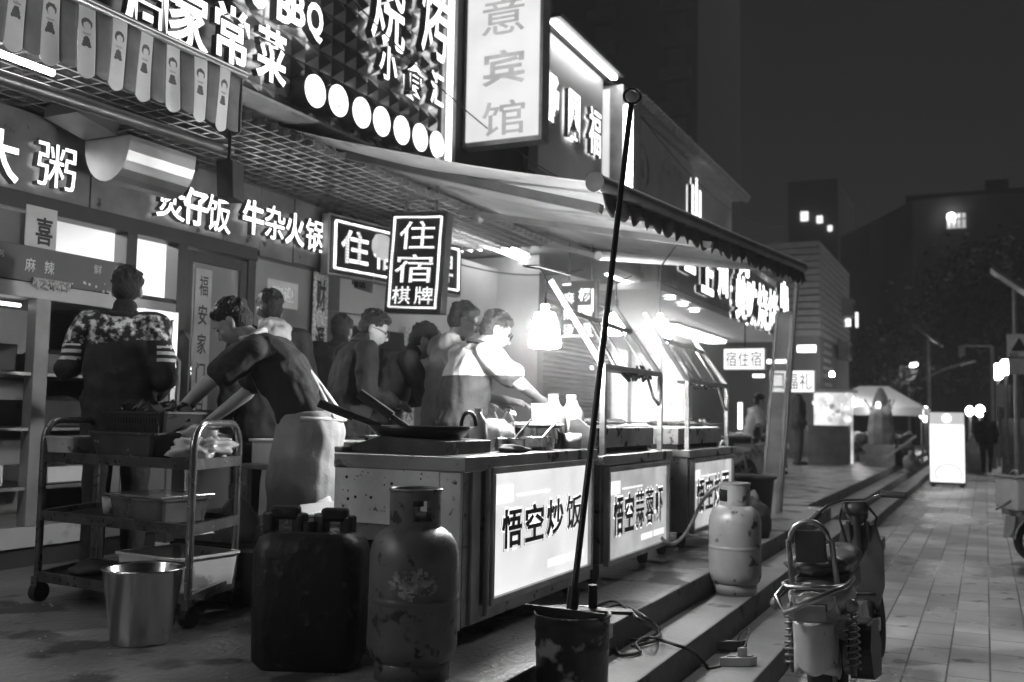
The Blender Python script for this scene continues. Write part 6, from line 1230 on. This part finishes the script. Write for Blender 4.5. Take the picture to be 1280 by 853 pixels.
    L_ = Body(); L_.loft([(D['hip'] - VZ * .10, .165, .118), (D['hip'] + VZ * .02, .166, .118), (wst.lerp(D['hip'], .6), .15, .108)], right)
    for S in 'RL':
        hp_, kn, an = D['hip' + S], D['kn' + S], D['an' + S]; L_.cap(hp_, kn, .096, .072); L_.cap(kn, an + VZ * .03, .070, .058)
    fuse('trousers', L_, pants, P, voxel + .002, 3, .007, 7.)
    F_ = Body(); tf = unit(D['toe'])
    for S in 'RL': an = D['an' + S]; F_.cap(an - VZ * .035 - tf * .04, an - VZ * .04 + tf * .16, .047, .04)
    fuse('shoes', F_, black_plastic, P, .012, 2)
    if hood: 
        q = Body(); q.ball(D['neck'] - hf * .06 + VZ * .01, (.105, .09, .06), 14).ball(D['neck'] - hf * .12 - VZ * .05, (.09, .06, .07), 14); fuse('hood', q, M('hood_pale', .5, .8, 0, .1, bump=.8, bscale=14), P, .010, 1, .018, 16.)
    if apron:
        q = Body(); fdir = right.cross(VZ) * -1; fdir = VZ.cross(right)
        q = Body(); hp0 = D['hip']
        q.loft([(hp0 + VZ * .05 + fdir * .01, .203, .160), (hp0 - VZ * .05, .214, .172), (hp0 - VZ * .25 + fdir * .02, .215, .185), (hp0 - VZ * .48 + fdir * .03, .205, .18), (hp0 - VZ * .60 + fdir * .035, .20, .18)], right)
        q.loft([(D['hip'] + fdir * .05, .17, .11), (wst + fdir * .055, .14, .105), (D['chest'] + fdir * .05, .12, .11), (D['chest'].lerp(D['neck'], .6) + fdir * .045, .09, .085)], right)
        fuse('apron', q, M('apron_cloth', .42, .75, 0, .18, 3., bump=.6, bscale=10), P, .010, 2, .014, 6.5)
        st = Body(); wz = D['hip'] + VZ * .02
        st.tube([wz + right * .185 * math.cos(a) * 1.11 - fdir * .172 * math.sin(a) for a in [math.pi * k / 12 for k in range(13)]], .013, 8)
        bk_ = D['neck'].lerp(D['chest'], .5); c2 = D['chest']
        st.tube(smooth([D['neck'] + fdir * .06 + right * .07, D['neck'] - fdir * .02 + right * .09, bk_ - fdir * .135 + right * .05, c2 - fdir * .15, wz - fdir * .15 - right * .12]), .014, 8)
        st.tube(smooth([D['neck'] + fdir * .06 - right * .07, D['neck'] - fdir * .02 - right * .09, bk_ - fdir * .135 - right * .05, c2 - fdir * .15, wz - fdir * .15 + right * .12]), .014, 8)
        o = obj('apron_strap', st, M('apron_white', .7, .7), None); o.parent = P
    return P
black_cloth = M('black_cloth', .018, .85, 0, .3, 8., bump=.7, bscale=13); dark_cloth = M('charcoal_cloth', .013, .8, 0, .3, 6., bump=.8, bscale=13); jean = M('dark_trousers', .03, .85, 0, .3); grey_cloth = M('grey_tee', .30, .8, 0, .12, 5., bump=.7, bscale=12); white_cloth = M('white_cloth', .62, .8, 0, .06, bump=.7, bscale=12); navy = M('mid_dark_cloth', .028, .8, 0, .2, bump=.8, bscale=13)
pat = M('floral_print', .3, .8, 0, .1); 
def floral():
    m = MATS['floral_print']; t = m.node_tree; N = t.nodes; L = t.links; b = N['Principled BSDF']; tc = N.new('ShaderNodeTexCoord'); n = N.new('ShaderNodeTexNoise'); n.inputs['Scale'].default_value = 26; n.inputs['Detail'].default_value = 2; L.new(tc.outputs['Object'], n.inputs['Vector'])
    r = N.new('ShaderNodeValToRGB'); r.color_ramp.interpolation = 'CONSTANT'; e = r.color_ramp.elements; e[0].color = (.012,) * 3 + (1,); e[1].position = .50; e[1].color = (.25, .25, .25, 1); x = e.new(.58); x.color = (.7, .7, .7, 1); x = e.new(.47); x.color = (.1, .1, .1, 1)
    L.new(n.outputs[0], r.inputs[0]); L.new(r.outputs[0], b.inputs['Base Color'])
floral()
def facing(dx, dy): return math.atan2(-dx, dy)
# 1 the man at the fridge
q = dep(150, 480, 5.4)
def jk(c):
    if c.z > 1.285 + .015 * math.sin(c.x * 9) and abs(c.x) < .30 and c.z < 1.45: 
        return 1
    if abs(c.x) > .195 and 1.185 < c.z < 1.285: return 2 if int((c.z - 1.185) / .0175) % 2 == 0 else 0
    return 0
person('man in black zip jacket with floral yoke facing the fridge', (q.x, q.y, PL), facing(-.60, .80), dict(head=(.01, .05, 1.575), hf=(.05, 1, -.12), shL=(-.175, -.005, 1.385), shR=(.175, -.005, 1.385), elL=(-.27, .0, 1.14), waL=(-.25, .22, 1.26), elR=(.235, -.05, 1.09), waR=(.17, .20, 1.02)), [black_cloth, pat, white_cloth], black_cloth, 'long', toppick=jk, voxel=.0095, collar=black_cloth)
# 2 the chef bending over the trolley
q = dep(388, 560, 5.05)
person('chef in dark t-shirt and grey apron bending over trolley', (q.x, q.y, PL), facing(-.93, -.37), dict(hip=(0, 0, .90), chest=(0, .17, 1.17), neck=(0, .31, 1.33), head=(0, .44, 1.42), hf=(.0, .82, -.57), hu=(0, .5, .85), shR=(.18, .27, 1.29), elR=(.2, .42, 1.05), waR=(.16, .60, .90), shL=(-.18, .27, 1.27), elL=(-.22, .47, 1.10), waL=(-.17, .68, .90), knL=(-.11, .05, .48), anL=(-.12, .0, .08), knR=(.11, .0, .48), anR=(.12, -.12, .08)), navy, jean, 'short', collar=white_cloth, apron=True, voxel=.009, scale=.97)
# 3 person behind the chef
q = dep(338, 420, 6.2)
person('person in black coat with pale hood behind the chef', (q.x, q.y, PL), facing(-.8, .5), dict(head=(0, .05, 1.56)), black_cloth, jean, 'long', hood=True)
# 4..6 the three in dark clothes
q = dep(424, 430, 7.4)
person('person in dark jacket, farthest of the dark group, back turned', (q.x, q.y, PL), facing(-.3, 1), dict(head=(0, .06, 1.53), hf=(0, 1, -.25)), dark_cloth, jean, 'long')
q = dep(434, 470, 6.5)
person('bespectacled man in charcoal jacket looking down behind the wok', (q.x, q.y, PL), facing(.55, .84), dict(chest=(0, .05, 1.20), neck=(0, .09, 1.38), head=(.03, .17, 1.48), hf=(.45, .80, -.38), hu=(.1, .3, 1), shR=(.19, .06, 1.33), shL=(-.19, .06, 1.33), elR=(.27, .03, 1.05), waR=(.2, .25, 1.0), elL=(-.26, .05, 1.05)), dark_cloth, jean, 'long', glasses=True, voxel=.0095, collar=black_plastic)
q = dep(474, 480, 6.7)
person('man in black sweater bending sideways between charcoal jacket and grey shirt', (q.x, q.y, PL), facing(.75, .66), dict(chest=(0, .10, 1.17), neck=(0, .20, 1.33), head=(.0, .30, 1.42), hf=(.1, .85, -.5), hu=(0, .45, .9), shR=(.18, .17, 1.28), shL=(-.18, .17, 1.28), elR=(.22, .28, 1.05), waR=(.1, .38, 1.24), elL=(-.22, .25, 1.03), waL=(-.15, .45, 1.02)), black_cloth, jean, 'long')
# 7 grey t-shirt
q = dep(556, 470, 6.5)
person('bespectacled man in plain grey t-shirt behind the white shouldered cook', (q.x, q.y, PL), facing(.75, .66), dict(neck=(0, .05, 1.42), head=(0, .12, 1.54), hf=(.1, .9, -.3), hu=(0, .25, 1), elR=(.24, .1, 1.1), waR=(.2, .3, 1.02), elL=(-.24, .1, 1.1), waL=(-.2, .32, 1.03)), grey_cloth, jean, 'short', glasses=True, voxel=.0095, collar=dark_cloth)
# 8 white and dark polo cook
q = dep(574, 500, 6.0)
def polo(c): return 0 if c.z > 1.185 + .25 * (c.x) * .0 else 1
person('cook in polo with white shoulders and grey back stirring at cart', (q.x, q.y, PL), facing(.60, .80), dict(chest=(0, .06, 1.19), neck=(.0, .12, 1.375), head=(.03, .23, 1.47), hf=(.30, .84, -.42), hu=(0, .35, 1), shR=(.19, .09, 1.325), shL=(-.18, .08, 1.33), elR=(.34, .25, 1.13), waR=(.20, .44, 1.06), elL=(-.24, .16, 1.08), waL=(-.1, .40, 1.04)), [white_cloth, M('polo_back', .035, .8, 0, .12, bump=.8, bscale=12)], jean, 'short', glasses=True, voxel=.009, toppick=polo, scale=.98)
# far figures
q = onZ(1233, 588, 0); 
person('man in dark coat walking away down the far pavement', (onY(1233, 560, 30).x, 30, 0), facing(.1, 1), dict(knL=(-.1, .14, .5), anL=(-.1, .2, .10), knR=(.1, .06, .48), anR=(.1, -.22, .13)), dark_cloth, jean, 'long', voxel=.016)
p = onY(998, 540, 22); person('woman standing at the lit stall under far lightboxes', (p.x, 22, PL), facing(1, .4), {}, dark_cloth, jean, 'long', voxel=.016)
p = onY(940, 520, 17.2); person('person in pale top sitting by the parked scooters', (p.x, 17.2, PL), facing(.9, .5), dict(hip=(0, 0, .62), chest=(0, .04, .93), neck=(0, .08, 1.13), head=(0, .14, 1.26), shR=(.18, .05, 1.08), shL=(-.18, .05, 1.08), elR=(.24, .12, .82), waR=(.2, .34, .78), elL=(-.24, .12, .82), waL=(-.2, .34, .78), hipR=(.09, 0, .60), hipL=(-.09, 0, .60), knR=(.14, .40, .55), knL=(-.14, .40, .55), anR=(.14, .38, .1), anL=(-.14, .38, .1)), white_cloth, jean, 'short', voxel=.016)
# ================================================================== night haze round the whole street
hzm = bpy.data.materials.new('night_haze'); hzm.use_nodes = True; t = hzm.node_tree; t.nodes.remove(t.nodes['Principled BSDF'])
pv = t.nodes.new('ShaderNodeVolumePrincipled'); pv.inputs['Color'].default_value = (.8, .8, .8, 1); pv.inputs['Density'].default_value = .0022; pv.inputs['Anisotropy'].default_value = .25
t.links.new(pv.outputs[0], t.nodes['Material Output'].inputs['Volume'])
SC.cycles.volume_bounces = 0
hz_ = obj('haze', MB().box((-59.5, -12, -1), (70, 105, 66)), hzm); hz_['kind'] = 'stuff'; hz_['label'] = 'thin night haze hanging over the whole street'; hz_['category'] = 'haze'
stm = bpy.data.materials.new('steam'); stm.use_nodes = True; t = stm.node_tree; t.nodes.remove(t.nodes['Principled BSDF'])
pv = t.nodes.new('ShaderNodeVolumePrincipled'); pv.inputs['Color'].default_value = (.9, .9, .9, 1); pv.inputs['Anisotropy'].default_value = .3
tc = t.nodes.new('ShaderNodeTexCoord'); gr_ = t.nodes.new('ShaderNodeTexGradient'); gr_.gradient_type = 'SPHERICAL'; mp = t.nodes.new('ShaderNodeMapping'); mp.vector_type = 'TEXTURE'; mp.inputs['Location'].default_value = (-2.35, 6.5, 1.75); mp.inputs['Scale'].default_value = (.75, 2.1, .75)
nz = t.nodes.new('ShaderNodeTexNoise'); nz.inputs['Scale'].default_value = 2.2; nz.inputs['Detail'].default_value = 3
mu = t.nodes.new('ShaderNodeMath'); mu.operation = 'MULTIPLY'; m2 = t.nodes.new('ShaderNodeMath'); m2.operation = 'MULTIPLY'; m2.inputs[1].default_value = .36
t.links.new(tc.outputs['Object'], mp.inputs[0]); t.links.new(mp.outputs[0], gr_.inputs[0]); t.links.new(tc.outputs['Object'], nz.inputs['Vector']); t.links.new(gr_.outputs['Fac'], mu.inputs[0]); t.links.new(nz.outputs['Fac'], mu.inputs[1]); t.links.new(mu.outputs[0], m2.inputs[0]); t.links.new(m2.outputs[0], pv.inputs['Density'])
t.links.new(pv.outputs[0], t.nodes['Material Output'].inputs['Volume'])
st_ = obj('steam', MB().ball((-2.35, 6.5, 1.75), (.75, 2.1, .75), 24), stm); tag(st_, 'pale cooking steam over the grills, added also as halo round the lamps', 'steam', kind='stuff')  # cooking steam, its volume spread to give the bulbs an added halo
bpy.data.scenes.remove(WS)
